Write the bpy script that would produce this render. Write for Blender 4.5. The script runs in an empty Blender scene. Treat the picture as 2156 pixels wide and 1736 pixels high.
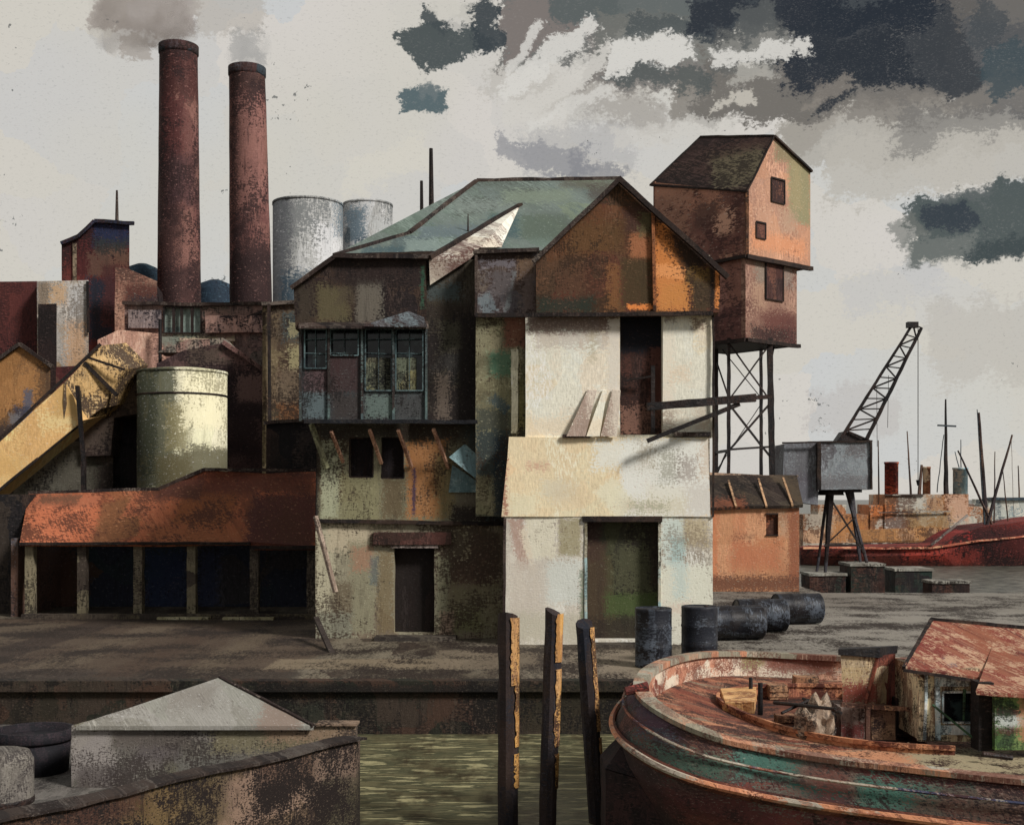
import bpy, bmesh, math, random
from mathutils import Vector, noise
C = bpy.context.scene.collection
F, U0, HV, H = 2600.0, 1077.5, 1050.0, 3.3      # focal length, centre column, horizon row (photo units), eye height
WZ = -0.94                                        # water level below the quay
R = math.radians

def at(u, v, Y): return Vector(((u - U0) / F * Y, Y, H - (v - HV) / F * Y))
def atz(u, v, z):
    Y = F * (H - z) / (v - HV); return Vector(((u - U0) / F * Y, Y, z))
def pxr(u0, u1, v0, v1, Y):                       # rectangle on the plane Y -> x0,x1,z0,z1
    a, b = at(u0, v1, Y), at(u1, v0, Y); return (a.x, b.x, a.z, b.z)
def lin(c): return [((x / 255) / 12.92 if x / 255 <= .04045 else ((x / 255 + .055) / 1.055) ** 2.4) for x in c]
def alb(c, k):
    l = lin(c); g = sum(l) / 3
    return [min(.86, max(.004, (x * .9 + g * .1) / k)) for x in l] + [1.0]

# ---------------------------------------------------------------- node helpers
class NT:
    def __init__(s, nt): s.nt = nt; s.n = nt.nodes; s.l = nt.links
    def new(s, t, **kw):
        n = s.n.new(t)
        for k, v in kw.items(): setattr(n, k, v)
        return n
    def put(s, sock, v):
        if isinstance(v, bpy.types.NodeSocket): s.l.new(v, sock)
        elif v is not None: sock.default_value = v
    def m(s, op, a, b=None, c=None, clamp=False):
        n = s.new('ShaderNodeMath', operation=op, use_clamp=clamp)
        s.put(n.inputs[0], a); s.put(n.inputs[1], b)
        if c is not None: s.put(n.inputs[2], c)
        return n.outputs[0]
    def vm(s, op, a, b=None):
        n = s.new('ShaderNodeVectorMath', operation=op); s.put(n.inputs[0], a); s.put(n.inputs[1], b); return n.outputs[0]
    def xyz(s, x, y, z):
        n = s.new('ShaderNodeCombineXYZ'); s.put(n.inputs[0], x); s.put(n.inputs[1], y); s.put(n.inputs[2], z); return n.outputs[0]
    def noise(s, vec, scale, det=4, rough=.6, col=False):
        n = s.new('ShaderNodeTexNoise'); s.put(n.inputs['Vector'], vec); n.inputs['Scale'].default_value = scale
        n.inputs['Detail'].default_value = det; n.inputs['Roughness'].default_value = rough
        return n.outputs['Color' if col else 0]
    def mr(s, v, a, b, c=0., d=1.):
        n = s.new('ShaderNodeMapRange'); s.put(n.inputs[0], v)
        for i, x in enumerate((a, b, c, d)): n.inputs[i + 1].default_value = x
        return n.outputs[0]
    def mix(s, f, a, b, mode='MIX'):
        n = s.new('ShaderNodeMix', data_type='RGBA', blend_type=mode); s.put(n.inputs[0], f); s.put(n.inputs[6], a); s.put(n.inputs[7], b); return n.outputs[2]
    def ramp(s, v, cols):
        n = s.new('ShaderNodeValToRGB'); e = n.color_ramp; e.interpolation = 'CONSTANT'; s.put(n.inputs[0], v)
        while len(e.elements) < len(cols): e.elements.new(.5)
        for i, c in enumerate(cols): e.elements[i].position = i / len(cols); e.elements[i].color = c
        return n.outputs[0]

def patch_group():
    g = bpy.data.node_groups.new('patch', 'ShaderNodeTree'); t = NT(g)
    for nm in ('a', 'b', 'cx', 'cz', 'hx', 'hz', 'cs', 'sn', 'soft', 'noise', 'op'):
        g.interface.new_socket(nm, in_out='INPUT', socket_type='NodeSocketFloat')
    g.interface.new_socket('fac', in_out='OUTPUT', socket_type='NodeSocketFloat')
    i = t.new('NodeGroupInput').outputs; o = t.new('NodeGroupOutput')
    da, db = t.m('SUBTRACT', i[0], i[2]), t.m('SUBTRACT', i[1], i[3])
    a = t.m('ABSOLUTE', t.m('ADD', t.m('MULTIPLY', da, i[6]), t.m('MULTIPLY', db, i[7])))
    b = t.m('ABSOLUTE', t.m('SUBTRACT', t.m('MULTIPLY', db, i[6]), t.m('MULTIPLY', da, i[7])))
    d = t.m('MINIMUM', t.m('SUBTRACT', i[4], a), t.m('SUBTRACT', i[5], b))
    d = t.m('DIVIDE', d, i[8])
    d = t.m('ADD', d, i[9])
    f = t.m('MULTIPLY', t.m('ADD', t.m('MULTIPLY', d, 2.6), .5, clamp=True), i[10])
    t.l.new(f, o.inputs[0]); return g
PG = patch_group()
def add_patch(t, col, a, b, nz, box, c, op, soft, ang):
    n = t.new('ShaderNodeGroup'); n.node_tree = PG
    x0, x1, z0, z1 = box
    for k, v in zip(range(11), (a, b, (x0 + x1) / 2, (z0 + z1) / 2, abs(x1 - x0) / 2, abs(z1 - z0) / 2, math.cos(R(ang)), math.sin(R(ang)), soft, nz, op)): t.put(n.inputs[k], v)
    return t.mix(n.outputs[0], col, c)

def paint(name, pal, D=30, k=.84, und=(34, 25, 22), sc=1.0, asp=(1, 1), scum=.42, pats=(), mode='W', rough=.78, bump=.5, pk=None, drip=.25, metal=0, spec=.25, fine=1.0):
    """weathered, knife-patched surface: blocky colour patches, worn-through undercoat, placed stains and painted-in shade (world or object coordinates)"""
    m = bpy.data.materials.new(name); m.use_nodes = True; t = NT(m.node_tree); t.n.clear()
    out = t.new('ShaderNodeOutputMaterial'); bs = t.new('ShaderNodeBsdfPrincipled'); t.l.new(bs.outputs[0], out.inputs[0])
    if mode in 'WF':
        P = t.new('ShaderNodeNewGeometry').outputs['Position']
    else:
        tc = t.new('ShaderNodeTexCoord'); oi = t.new('ShaderNodeObjectInfo')
        P = t.vm('ADD', tc.outputs['Object'], t.vm('SCALE', oi.outputs['Location']))
        P.node.inputs[0].default_value = (0, 0, 0)
        sclr = P.node
        P = t.vm('ADD', tc.outputs['Object'], t.vm('MULTIPLY', oi.outputs['Location'], (7.3, 5.1, 3.7)))
        t.n.remove(sclr)
    sp = t.new('ShaderNodeSeparateXYZ'); t.l.new(P, sp.inputs[0]); X, Y, Z = sp.outputs
    bl = .020 * D * sc                               # block size in metres
    g = 600.0 / D * fine                             # paint grain
    wp = t.noise(P, 1.1 / bl, 4, .72, True)
    ws = t.new('ShaderNodeSeparateColor'); t.l.new(wp, ws.inputs[0])
    if mode == 'F': a0, b0 = X, Y
    else: a0, b0 = t.m('ADD', X, t.m('MULTIPLY', Y, .6)), Z
    wa = t.m('MULTIPLY', t.m('SUBTRACT', ws.outputs[0], .5), bl * .55); wb = t.m('MULTIPLY', t.m('SUBTRACT', ws.outputs[1], .5), bl * .55)
    a, b = t.m('ADD', a0, wa), t.m('ADD', b0, wb)
    v = t.new('ShaderNodeTexVoronoi', distance='CHEBYCHEV'); v.voronoi_dimensions = '2D'
    t.put(v.inputs['Vector'], t.xyz(t.m('MULTIPLY', a, asp[0]), t.m('MULTIPLY', b, asp[1]), 0)); v.inputs['Scale'].default_value = .62 / bl
    vs = t.new('ShaderNodeSeparateColor'); t.l.new(v.outputs['Color'], vs.inputs[0])
    cols = [alb(c, k) for c in pal]
    col = t.ramp(vs.outputs[0], cols)
    # second, smaller dry-brushed layer
    v2 = t.new('ShaderNodeTexVoronoi', distance='CHEBYCHEV'); v2.voronoi_dimensions = '2D'
    t.put(v2.inputs['Vector'], t.xyz(t.m('MULTIPLY', a, asp[0] * 1.4), t.m('MULTIPLY', b, asp[1] * .8), 0)); v2.inputs['Scale'].default_value = 1.7 / bl
    v2s = t.new('ShaderNodeSeparateColor'); t.l.new(v2.outputs['Color'], v2s.inputs[0])
    col2 = t.ramp(v2s.outputs[1], cols[::-1])
    gr = t.noise(t.xyz(t.m('MULTIPLY', a0, .55), t.m('MULTIPLY', b0, 1.25), t.m('MULTIPLY', Y if mode != 'F' else Z, .5)), g, 3, .8)       # horizontal dry brush grain
    gv = t.noise(t.xyz(t.m('MULTIPLY', a0, 1.5), t.m('MULTIPLY', b0, .35), 3.1), g * .8, 3, .74)                                             # vertical one
    big = t.noise(P, .45 / bl, 3, .6)
    f2 = t.m('MULTIPLY', t.mr(gr, .48, .53), t.mr(v2s.outputs[2], .35, .5))
    col = t.mix(t.m('MULTIPLY', f2, .75), col, col2)
    # long knife strokes: some thinned to the undercoat, some loaded with a lighter tone
    v3 = t.new('ShaderNodeTexVoronoi', distance='CHEBYCHEV'); v3.voronoi_dimensions = '2D'
    t.put(v3.inputs['Vector'], t.xyz(t.m('ADD', t.m('MULTIPLY', a, asp[0] * 2.1), 7.7), t.m('MULTIPLY', b, asp[1] * .75), 0)); v3.inputs['Scale'].default_value = .9 / bl
    v3s = t.new('ShaderNodeSeparateColor'); t.l.new(v3.outputs['Color'], v3s.inputs[0])
    dsk = t.m('MULTIPLY', t.mr(v3s.outputs[0], .28, .2), t.mr(gr, .56, .46))
    lsk = t.m('MULTIPLY', t.mr(v3s.outputs[1], .78, .86), t.mr(gv, .49, .55))
    col = t.mix(t.m('MULTIPLY', dsk, max(.06, min(.8, .28 + scum * .8))), col, alb(und, k))
    lc = [min(255, x * 1.13 + 14) for x in [sum(c[i] for c in pal) / len(pal) for i in range(3)]]
    col = t.mix(t.m('MULTIPLY', lsk, .55), col, alb(lc, k))
    lit = t.mr(gv, .3, .7, .8, 1.18)
    mu = t.new('ShaderNodeMix', data_type='RGBA', blend_type='MULTIPLY'); mu.inputs[0].default_value = 1; t.put(mu.inputs[6], col)
    t.put(mu.inputs[7], t.xyz(lit, lit, lit)); col = mu.outputs[2]
    nz = t.m('MULTIPLY', t.m('SUBTRACT', t.m('ADD', t.m('MULTIPLY', gr, .65), t.m('MULTIPLY', gv, .35)), .5), 7.0)
    xa = t.m('ADD', X, t.m('MULTIPLY', wa, .25)); zb = t.m('ADD', Y if mode == 'F' else Z, t.m('MULTIPLY', wb, .25))
    for p in pats:
        bx, c = p[0], p[1]; op = p[2] if len(p) > 2 else 1.; so = (p[3] if len(p) > 3 else 1.) * D * .0011; an = p[4] if len(p) > 4 else 0
        col = add_patch(t, col, xa, zb, nz, bx, alb(c, pk or k), op, so, an)
    # worn to the undercoat
    th = t.m('SUBTRACT', t.m('ADD', t.m('MULTIPLY', gr, .62), t.m('MULTIPLY', gv, .38)), t.m('MULTIPLY', t.m('SUBTRACT', big, .5), .75))
    wear = t.mr(th, .395 + .12 * scum, .362 + .12 * scum)
    col = t.mix(t.m('MULTIPLY', wear, min(1, .55 + scum * .6)), col, alb(und, k))
    if drip:
        dn = t.noise(t.xyz(t.m('MULTIPLY', a0, 2.2), t.m('MULTIPLY', b0, .22), 9.0), g * .16, 3, .7)
        col = t.mix(t.m('MULTIPLY', t.mr(dn, .58, .66), drip), col, alb(und, k))
    col = t.mix(t.m('MULTIPLY', t.mr(gr, .62, .66), .3), col, alb([min(255, x * 1.35 + 26) for x in lc], k))
    t.l.new(col, bs.inputs['Base Color'])
    bs.inputs['Roughness'].default_value = rough; bs.inputs['Specular IOR Level'].default_value = spec; bs.inputs['Metallic'].default_value = metal
    if bump:
        bn = t.new('ShaderNodeBump'); bn.inputs['Strength'].default_value = bump; bn.inputs['Distance'].default_value = D * .0007
        t.put(bn.inputs['Height'], t.m('SUBTRACT', t.m('ADD', gr, t.m('MULTIPLY', gv, .6)), t.m('MULTIPLY', wear, .35)))
        t.l.new(bn.outputs[0], bs.inputs['Normal'])
    return m

# ---------------------------------------------------------------- mesh helpers
def jit(p, amp):
    h = noise.noise_vector(Vector((p.x * 1.7 + 11.3, p.y * .9 - 4.1, p.z * 1.9 + 7.7)))
    return p + h * amp
class MB:
    def __init__(s): s.v = []; s.f = []
    def add(s, vs, fs):
        o = len(s.v); s.v += [Vector(v) for v in vs]; s.f += [tuple(i + o for i in f) for f in fs]; return s
    def hexa(s, p):                                # p: 4 front (ccw seen from the camera side) + 4 matching back
        return s.add(p, [(0, 1, 2, 3), (7, 6, 5, 4), (4, 5, 1, 0), (5, 6, 2, 1), (6, 7, 3, 2), (7, 4, 0, 3)])
    def box(s, x0, x1, y0, y1, z0, z1):
        return s.hexa([(x0, y0, z0), (x1, y0, z0), (x1, y0, z1), (x0, y0, z1), (x0, y1, z0), (x1, y1, z0), (x1, y1, z1), (x0, y1, z1)])
    def rect(s, u0, u1, v0, v1, Y, t):
        x0, x1, z0, z1 = pxr(u0, u1, v0, v1, Y); return s.box(x0, x1, Y, Y + t, z0, z1)
    def prism(s, pts, d):                          # pts ring, d: vector or float depth (+Y)
        if not isinstance(d, Vector): d = Vector((0, d, 0))
        n = len(pts); pts = [Vector(p) for p in pts]
        return s.add(pts + [p + d for p in pts], [tuple(range(n)), tuple(range(2 * n - 1, n - 1, -1))] + [(n + i, n + (i + 1) % n, (i + 1) % n, i) for i in range(n)])
    def pprism(s, uv, Y, d): return s.prism([at(u, v, Y) for u, v in uv], d)
    def wall(s, u0, u1, v0, v1, Y, t, holes=()):
        X = pxr(u0, u1, v0, v1, Y); hs = [pxr(*h, Y) for h in holes]
        xs = sorted({X[0], X[1]} | {h[0] for h in hs} | {h[1] for h in hs}); zs = sorted({X[2], X[3]} | {h[2] for h in hs} | {h[3] for h in hs})
        xs = [x for x in xs if X[0] <= x <= X[1]]; zs = [z for z in zs if X[2] <= z <= X[3]]
        def solid(i, j):
            if i < 0 or j < 0 or i >= len(xs) - 1 or j >= len(zs) - 1: return False
            cx, cz = (xs[i] + xs[i + 1]) / 2, (zs[j] + zs[j + 1]) / 2
            return not any(h[0] < cx < h[1] and h[2] < cz < h[3] for h in hs)
        for i in range(len(xs) - 1):
            for j in range(len(zs) - 1):
                if not solid(i, j): continue
                a, b, c, d = xs[i], xs[i + 1], zs[j], zs[j + 1]; y, q = Y, Y + t
                s.add([(a, y, c), (b, y, c), (b, y, d), (a, y, d), (a, q, c), (b, q, c), (b, q, d), (a, q, d)], [(0, 1, 2, 3), (7, 6, 5, 4)] +
                      ([] if solid(i, j - 1) else [(4, 5, 1, 0)]) + ([] if solid(i + 1, j) else [(5, 6, 2, 1)]) + ([] if solid(i, j + 1) else [(6, 7, 3, 2)]) + ([] if solid(i - 1, j) else [(7, 4, 0, 3)]))
        return s
    def beam(s, p, q, w, h=None):
        p, q = Vector(p), Vector(q); h = h or w; d = (q - p).normalized()
        up = Vector((0, 0, 1)) if abs(d.z) < .95 else Vector((0, 1, 0))
        a = d.cross(up).normalized() * w / 2; b = a.cross(d).normalized() * h / 2
        return s.hexa([p - a - b, p + a - b, p + a + b, p - a + b, q - a - b, q + a - b, q + a + b, q - a + b])
    def tube(s, p, q, r0, r1=None, n=10, cap=True):
        p, q = Vector(p), Vector(q); r1 = r0 if r1 is None else r1; d = (q - p).normalized()
        up = Vector((0, 0, 1)) if abs(d.z) < .95 else Vector((0, 1, 0)); a = d.cross(up).normalized(); b = d.cross(a)
        v = []
        for c, r in ((p, r0), (q, r1)):
            v += [c + (a * math.cos(2 * math.pi * i / n) + b * math.sin(2 * math.pi * i / n)) * r for i in range(n)]
        return s.add(v, [(i, (i + 1) % n, n + (i + 1) % n, n + i) for i in range(n)] + ([tuple(range(n - 1, -1, -1)), tuple(range(n, 2 * n))] if cap else []))
    def lathe(s, c, prof, n=40, ax='Z'):           # prof (r, z) from the bottom up
        c = Vector(c); v = []
        for r, z in prof:
            for i in range(n):
                x, y = r * math.cos(2 * math.pi * i / n), r * math.sin(2 * math.pi * i / n)
                v.append(c + (Vector((x, y, z)) if ax == 'Z' else Vector((z, x, y))))
        f = []
        for k in range(len(prof) - 1):
            f += [(k * n + i, k * n + (i + 1) % n, (k + 1) * n + (i + 1) % n, (k + 1) * n + i) for i in range(n)]
        f += [tuple(range(n - 1, -1, -1)), tuple(range((len(prof) - 1) * n, len(prof) * n))]
        return s.add(v, f)
    def path(s, pts, r, n=7):
        for a, b in zip(pts, pts[1:]): s.tube(a, b, r, r, n)
        return s
    def build(s, name, mat, parent=None, loc=None, smooth=False, jamp=None, rug=0, cut=0):
        o = Vector(parent['_w']) if parent is not None else Vector(loc if loc is not None else (0, 0, 0))
        vs = s.v
        if jamp is None: jamp = .0
        me = bpy.data.meshes.new(name); bm = bmesh.new()
        bv = [bm.verts.new(v) for v in vs]
        for f in s.f:
            try: bm.faces.new([bv[i] for i in f])
            except ValueError: pass
        if rug:
            bmesh.ops.remove_doubles(bm, verts=bm.verts[:], dist=.0005)
                                                   # hand-made, uneven edges: cut long edges and push the points about
            for _ in range(6):
                es = [e for e in bm.edges if e.calc_length() > cut]
                if not es or len(bm.verts) > 30000: break
                bmesh.ops.subdivide_edges(bm, edges=es, cuts=1, use_grid_fill=True)
            for v in bm.verts:
                c = v.co; v.co = c + noise.noise_vector(c * (.9 / cut)) * rug + noise.noise_vector(c * (2.7 / cut) + Vector((5, 5, 5))) * rug * .4
        bmesh.ops.recalc_face_normals(bm, faces=bm.faces[:])
        for v in bm.verts: v.co -= o
        bm.to_mesh(me); bm.free()
        me.materials.append(mat)
        if smooth:
            for p in me.polygons: p.use_smooth = len(p.vertices) == 4
        ob = bpy.data.objects.new(name, me); C.objects.link(ob)
        if parent is not None: ob.parent = parent; ob['_w'] = parent['_w']
        else: ob.location = o; ob['_w'] = list(o)
        return ob

def tag(o, label, cat, group=None, kind=None):
    if label: o['label'] = label
    if cat: o['category'] = cat
    if group: o['group'] = group
    if kind: o['kind'] = kind
    return o
def thing(name, label, cat, loc, group=None):
    o = bpy.data.objects.new(name, None); C.objects.link(o); o.location = loc; o.empty_display_size = .3; o['_w'] = list(Vector(loc))
    return tag(o, label, cat, group)
def ctree(o, loc, label, parent=None):
    c = o.copy(); C.objects.link(c)
    if parent is not None: c.parent = parent
    else: c.location = loc; c['label'] = label; c['_w'] = list(Vector(loc))
    for ch in list(o.children): ctree(ch, None, None, c)
    return c
def P(u0, v0, u1, v1, Y, c, op=1., soft=1., ang=0): return (pxr(u0, u1, v0, v1, Y), c, op, soft, ang)

# ================================================================= MATERIALS
DK = (26, 20, 20)
black = paint('tarred_black', [(20, 20, 24), (28, 25, 26), (16, 18, 24)], 28, und=(48, 44, 42), scum=.35, rough=.6)
dark_wood = paint('dark_timber', [(42, 30, 26), (30, 24, 23), (54, 40, 32)], 28, und=(18, 14, 14))
trim = paint('trim_timber', [(38, 27, 24), (58, 44, 38), (28, 22, 22)], 28, und=(120, 108, 98), scum=.1)
iron = paint('black_iron', [(24, 20, 20), (38, 29, 27), (20, 18, 20)], 45, und=(60, 42, 36), scum=.2, rough=.55)

# ================================================================= GROUND, WATER
quay_m = paint('quay_ground_surface', [(92, 82, 68), (110, 101, 86), (76, 66, 54), (122, 112, 94), (66, 54, 45)], 30, k=1.05, und=(46, 36, 30), sc=1.3, asp=(1.3, .5), mode='F', scum=.85, drip=0, fine=.9, pats=[
    ((4.6, 40, 24, 60), (134, 128, 118), .9, 8), ((10, 60, 22, 30), (124, 117, 107), .8, 6), ((-30, -4.2, 22, 34), (82, 66, 53), .85, 10), ((-13.5, -11.8, 23, 33), (98, 86, 70), .4, 8), ((-11.4, -10.4, 24, 34), (56, 44, 38), .8, 2), ((-12, -4, 22.4, 23.6), (58, 50, 44), .7, 4), ((-9.6, -8.7, 23, 32), (108, 94, 76), .4, 8), ((-7.8, -7.1, 23, 33), (72, 54, 42), .6, 8), ((-6.3, -5.7, 22.5, 31), (112, 98, 78), .4, 8),
    ((-4.8, -1, 24, 25.5), (138, 122, 98), .75, 4), ((-1.6, .5, 24, 27), (120, 106, 88), .7, 4), ((.7, 2.6, 22.4, 27), (140, 126, 108), .85, 4), ((2.4, 4.4, 22.5, 24.5), (118, 106, 84), .7, 4), ((-15, -8, 22, 24), (62, 52, 46), .6, 6), ((6.5, 16, 27, 36), (146, 140, 130), .6, 8), ((7, 12, 38, 43.4), (120, 112, 102), .8, 6)])
face_m = paint('quay_wall_face', [(44, 38, 30), (56, 46, 38), (36, 36, 28), (64, 46, 36)], 22, und=(20, 17, 16), sc=1.1, scum=.6, drip=.5, pats=[P(540, 1440, 1050, 1460, 22.3, (24, 22, 20), .8, 4), P(1100, 1445, 1300, 1540, 22.3, (46, 40, 28), .7, 4), P(500, 1480, 680, 1540, 22.3, (38, 44, 36), .6, 4)])
E = MB().box(-90, 60, 22.3, 400, -4, 0)
MBq = MB()
MBq.add([(-90, 22.3, 0), (60, 22.3, 0), (60, 43.5, 0), (10.9, 43.5, 0), (10.9, 420, 0), (-160, 420, 0), (-160, 22.3, 0)], [(0, 1, 2, 3, 4, 5, 6)])
q = MBq.build('quay_ground', quay_m); tag(q, None, None, kind='structure')
w = MB()
for a, b in (((-160, 22.3), (60, 22.3)), ((60, 22.3), (60, 43.5)), ((60, 43.5), (10.9, 43.5)), ((10.9, 43.5), (10.9, 420))):
    w.add([(a[0], a[1], -3), (b[0], b[1], -3), (b[0], b[1], -.004), (a[0], a[1], -.004)], [(0, 1, 2, 3)])
w.box(-60, 60, 22.18, 22.5, -.16, .035)
tag(w.build('quay_wall', face_m), 'dark stained quay wall dropping from the yard into the green water', 'quay wall')

wm = bpy.data.materials.new('harbour_water'); wm.use_nodes = True; t = NT(wm.node_tree); bs = t.n['Principled BSDF']
Pn = t.new('ShaderNodeNewGeometry').outputs['Position']; sp = t.new('ShaderNodeSeparateXYZ'); t.l.new(Pn, sp.inputs[0])
n1 = t.noise(t.xyz(t.m('MULTIPLY', sp.outputs[0], .55), t.m('MULTIPLY', sp.outputs[1], 1.0), 0), 3.4, 6, .62)
n2 = t.noise(t.xyz(t.m('MULTIPLY', sp.outputs[0], .5), t.m('MULTIPLY', sp.outputs[1], 2.4), 0), 2.2, 5, .6)
n3 = t.noise(t.xyz(t.m('MULTIPLY', sp.outputs[0], 1.2), t.m('MULTIPLY', sp.outputs[1], .5), 4), 1.1, 4, .7)
c = t.mix(t.mr(n2, .42, .5), alb((112, 106, 76), 1.0), alb((82, 82, 60), 1.0))
c = t.mix(t.mr(n2, .555, .57), c, alb((166, 158, 116), 1.0))  # pale ripple highlights painted into the base colour
c = t.mix(t.m('MULTIPLY', t.mr(n3, .5, .62), .7), c, alb((52, 40, 28), 1.0))
farm = t.mr(sp.outputs[1], 40, 46)
c = t.mix(farm, c, t.mix(t.mr(n2, .45, .52), alb((118, 116, 104), 1.), alb((48, 50, 44), 1.)))
t.l.new(c, bs.inputs['Base Color']); bs.inputs['Roughness'].default_value = .28; bs.inputs['IOR'].default_value = 1.33; bs.inputs['Specular IOR Level'].default_value = .35
bn = t.new('ShaderNodeBump'); bn.inputs['Strength'].default_value = .8; bn.inputs['Distance'].default_value = .09; t.put(bn.inputs['Height'], n2); t.l.new(bn.outputs[0], bs.inputs['Normal'])
tag(MB().add([(-900, -30, WZ), (3500, -30, WZ), (3500, 6000, WZ), (-900, 6000, WZ)], [(0, 1, 2, 3)]).build('water', wm), None, None, kind='structure')

# ================================================================= MAIN WAREHOUSE
W = thing('warehouse', 'large dockside warehouse with white loading block, rust gable and teal roof in the centre', 'warehouse', (0, 30, 0))
F0 = 28.0
white = paint('white_plaster', [(230, 220, 202), (226, 212, 190), (234, 226, 210), (228, 212, 184)], 28, k=.86, und=(150, 132, 110), scum=-.35, sc=1.6, drip=0, bump=.35, pats=[
    P(1110, 655, 1308, 700, F0, (104, 78, 70), .9, 5), P(1125, 690, 1300, 730, F0, (168, 150, 138), .55, 9), P(1240, 700, 1255, 760, F0, (178, 168, 140), .6, 5), P(1460, 668, 1484, 690, F0, (112, 86, 70), .8, 5), P(1400, 660, 1420, 675, F0, (120, 100, 88), .7, 4), P(1280, 668, 1304, 850, F0, (214, 206, 192), .8, 3),
    P(1395, 700, 1420, 850, F0, (226, 214, 194), .8, 5), P(1415, 770, 1450, 800, F0, (218, 190, 158), .5, 9), P(1395, 870, 1415, 905, F0, (150, 128, 110), .7, 9), P(1110, 880, 1300, 918, F0, (226, 204, 172), .6, 7), P(1400, 912, 1500, 925, F0, (88, 80, 58), .8, 4), P(1465, 855, 1488, 910, F0, (196, 178, 156), .7, 9), P(1500, 640, 1520, 700, F0, DK, .8, 3)])
cream = paint('cream_plaster', [(232, 202, 164), (228, 196, 156), (236, 208, 172), (226, 192, 150)], 28, k=.82, und=(176, 132, 108), scum=-.45, sc=1.5, drip=0, bump=.3, pats=[
    P(1305, 922, 1500, 1090, F0, (232, 226, 210), .97, 5), P(1270, 1010, 1320, 1085, F0, (230, 214, 186), .8, 3, 40), P(1250, 930, 1420, 985, F0, (234, 226, 208), .85, 8), P(1140, 1010, 1190, 1050, F0, (206, 200, 178), .55, 5), P(1075, 1040, 1130, 1085, F0, (232, 214, 182), .6, 5), P(1360, 1020, 1450, 1084, F0, (216, 212, 196), .7, 6), P(1110, 975, 1150, 985, F0, (190, 142, 120), .7, 6), P(1160, 1015, 1215, 1060, F0, (206, 190, 160), .6, 9), P(1390, 950, 1425, 1010, F0, (96, 92, 60), .5, 12), P(1430, 965, 1465, 1010, F0, (130, 112, 104), .6, 10), P(1440, 1020, 1500, 1085, F0, (200, 194, 184), .8, 9),
    P(1345, 930, 1372, 980, F0, (140, 120, 84), .45, 12), P(1305, 1050, 1440, 1080, F0, (204, 196, 170), .7, 9), P(1058, 925, 1066, 1085, F0, (150, 84, 66), .8, 3), P(1330, 1060, 1400, 1072, F0, (120, 124, 92), .5, 9), P(1475, 925, 1500, 1000, F0, (198, 170, 140), .5, 9)])
grey_w = paint('grey_white_plaster', [(190, 182, 166), (198, 190, 176), (180, 174, 160), (202, 196, 182)], 28, k=.78, und=(120, 104, 88), scum=.05, sc=1.2, drip=.05, bump=.4, pats=[
    P(1175, 1092, 1222, 1170, F0, (140, 130, 92), .8, 4), P(1105, 1090, 1170, 1180, F0, (206, 200, 176), .7, 5), P(1080, 1090, 1110, 1200, F0, (158, 122, 106), .75, 4, 10), P(1105, 1110, 1118, 1200, F0, (206, 194, 172), .9, 3, 14), P(1140, 1180, 1225, 1270, F0, (192, 196, 188), .8, 7), P(1070, 1180, 1150, 1300, F0, (186, 176, 162), .8, 7),
    P(1395, 1090, 1440, 1200, F0, (190, 204, 196), .75, 5), P(1440, 1090, 1490, 1150, F0, (164, 146, 106), .75, 6), P(1390, 1190, 1500, 1300, F0, (206, 206, 188), .85, 6), P(1415, 1135, 1440, 1180, F0, (134, 168, 168), .55, 5), P(1418, 1185, 1445, 1260, F0, (168, 190, 188), .5, 6), P(1400, 1275, 1450, 1300, F0, (196, 150, 132), .4, 9), P(1390, 1290, 1500, 1360, F0, (204, 202, 186), .8, 6), P(1070, 1290, 1230, 1350, F0, (176, 170, 150), .8, 7), P(1222, 1200, 1232, 1352, F0, (62, 84, 48), .7, 3)])
opening = (1305, 1395, 660, 915); door_r = (1230, 1390, 1092, 1346)
MB().wall(1062, 1500, 1085, 1356, F0 + .02, .45, [door_r]).build('ground_floor_wall', grey_w, W, rug=.012, cut=.7)
yA, yB = 27.985, 27.99; m = MB(); m.hexa([at(1056, 1087, yA), at(1496, 1087, yA), at(1490, 920, yB), at(1071, 920, yB)] + [at(*q_, yA) + Vector((0, .5, 0)) for q_ in ((1056, 1087), (1496, 1087), (1490, 920), (1071, 920))])
m.build('projecting_band', cream, W, rug=.02, cut=.8)
MB().wall(1106, 1500, 661, 921, F0 + .06, .4, [opening]).build('upper_wall', white, W, rug=.012, cut=.7)
body = paint('warehouse_body', [(150, 140, 124), (120, 108, 92), (168, 158, 140)], 32, sc=2)
b = MB(); x0, x1, _, _ = pxr(1064, 1498, 900, 1000, 28.6); b.box(x0, x1, 28.9, 37, 0, 9.0)
b.box(at(668, 0, 29.9).x, x0 - .01, 30.2, 37, 0, 8.9); b.build('body', body, W)
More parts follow.
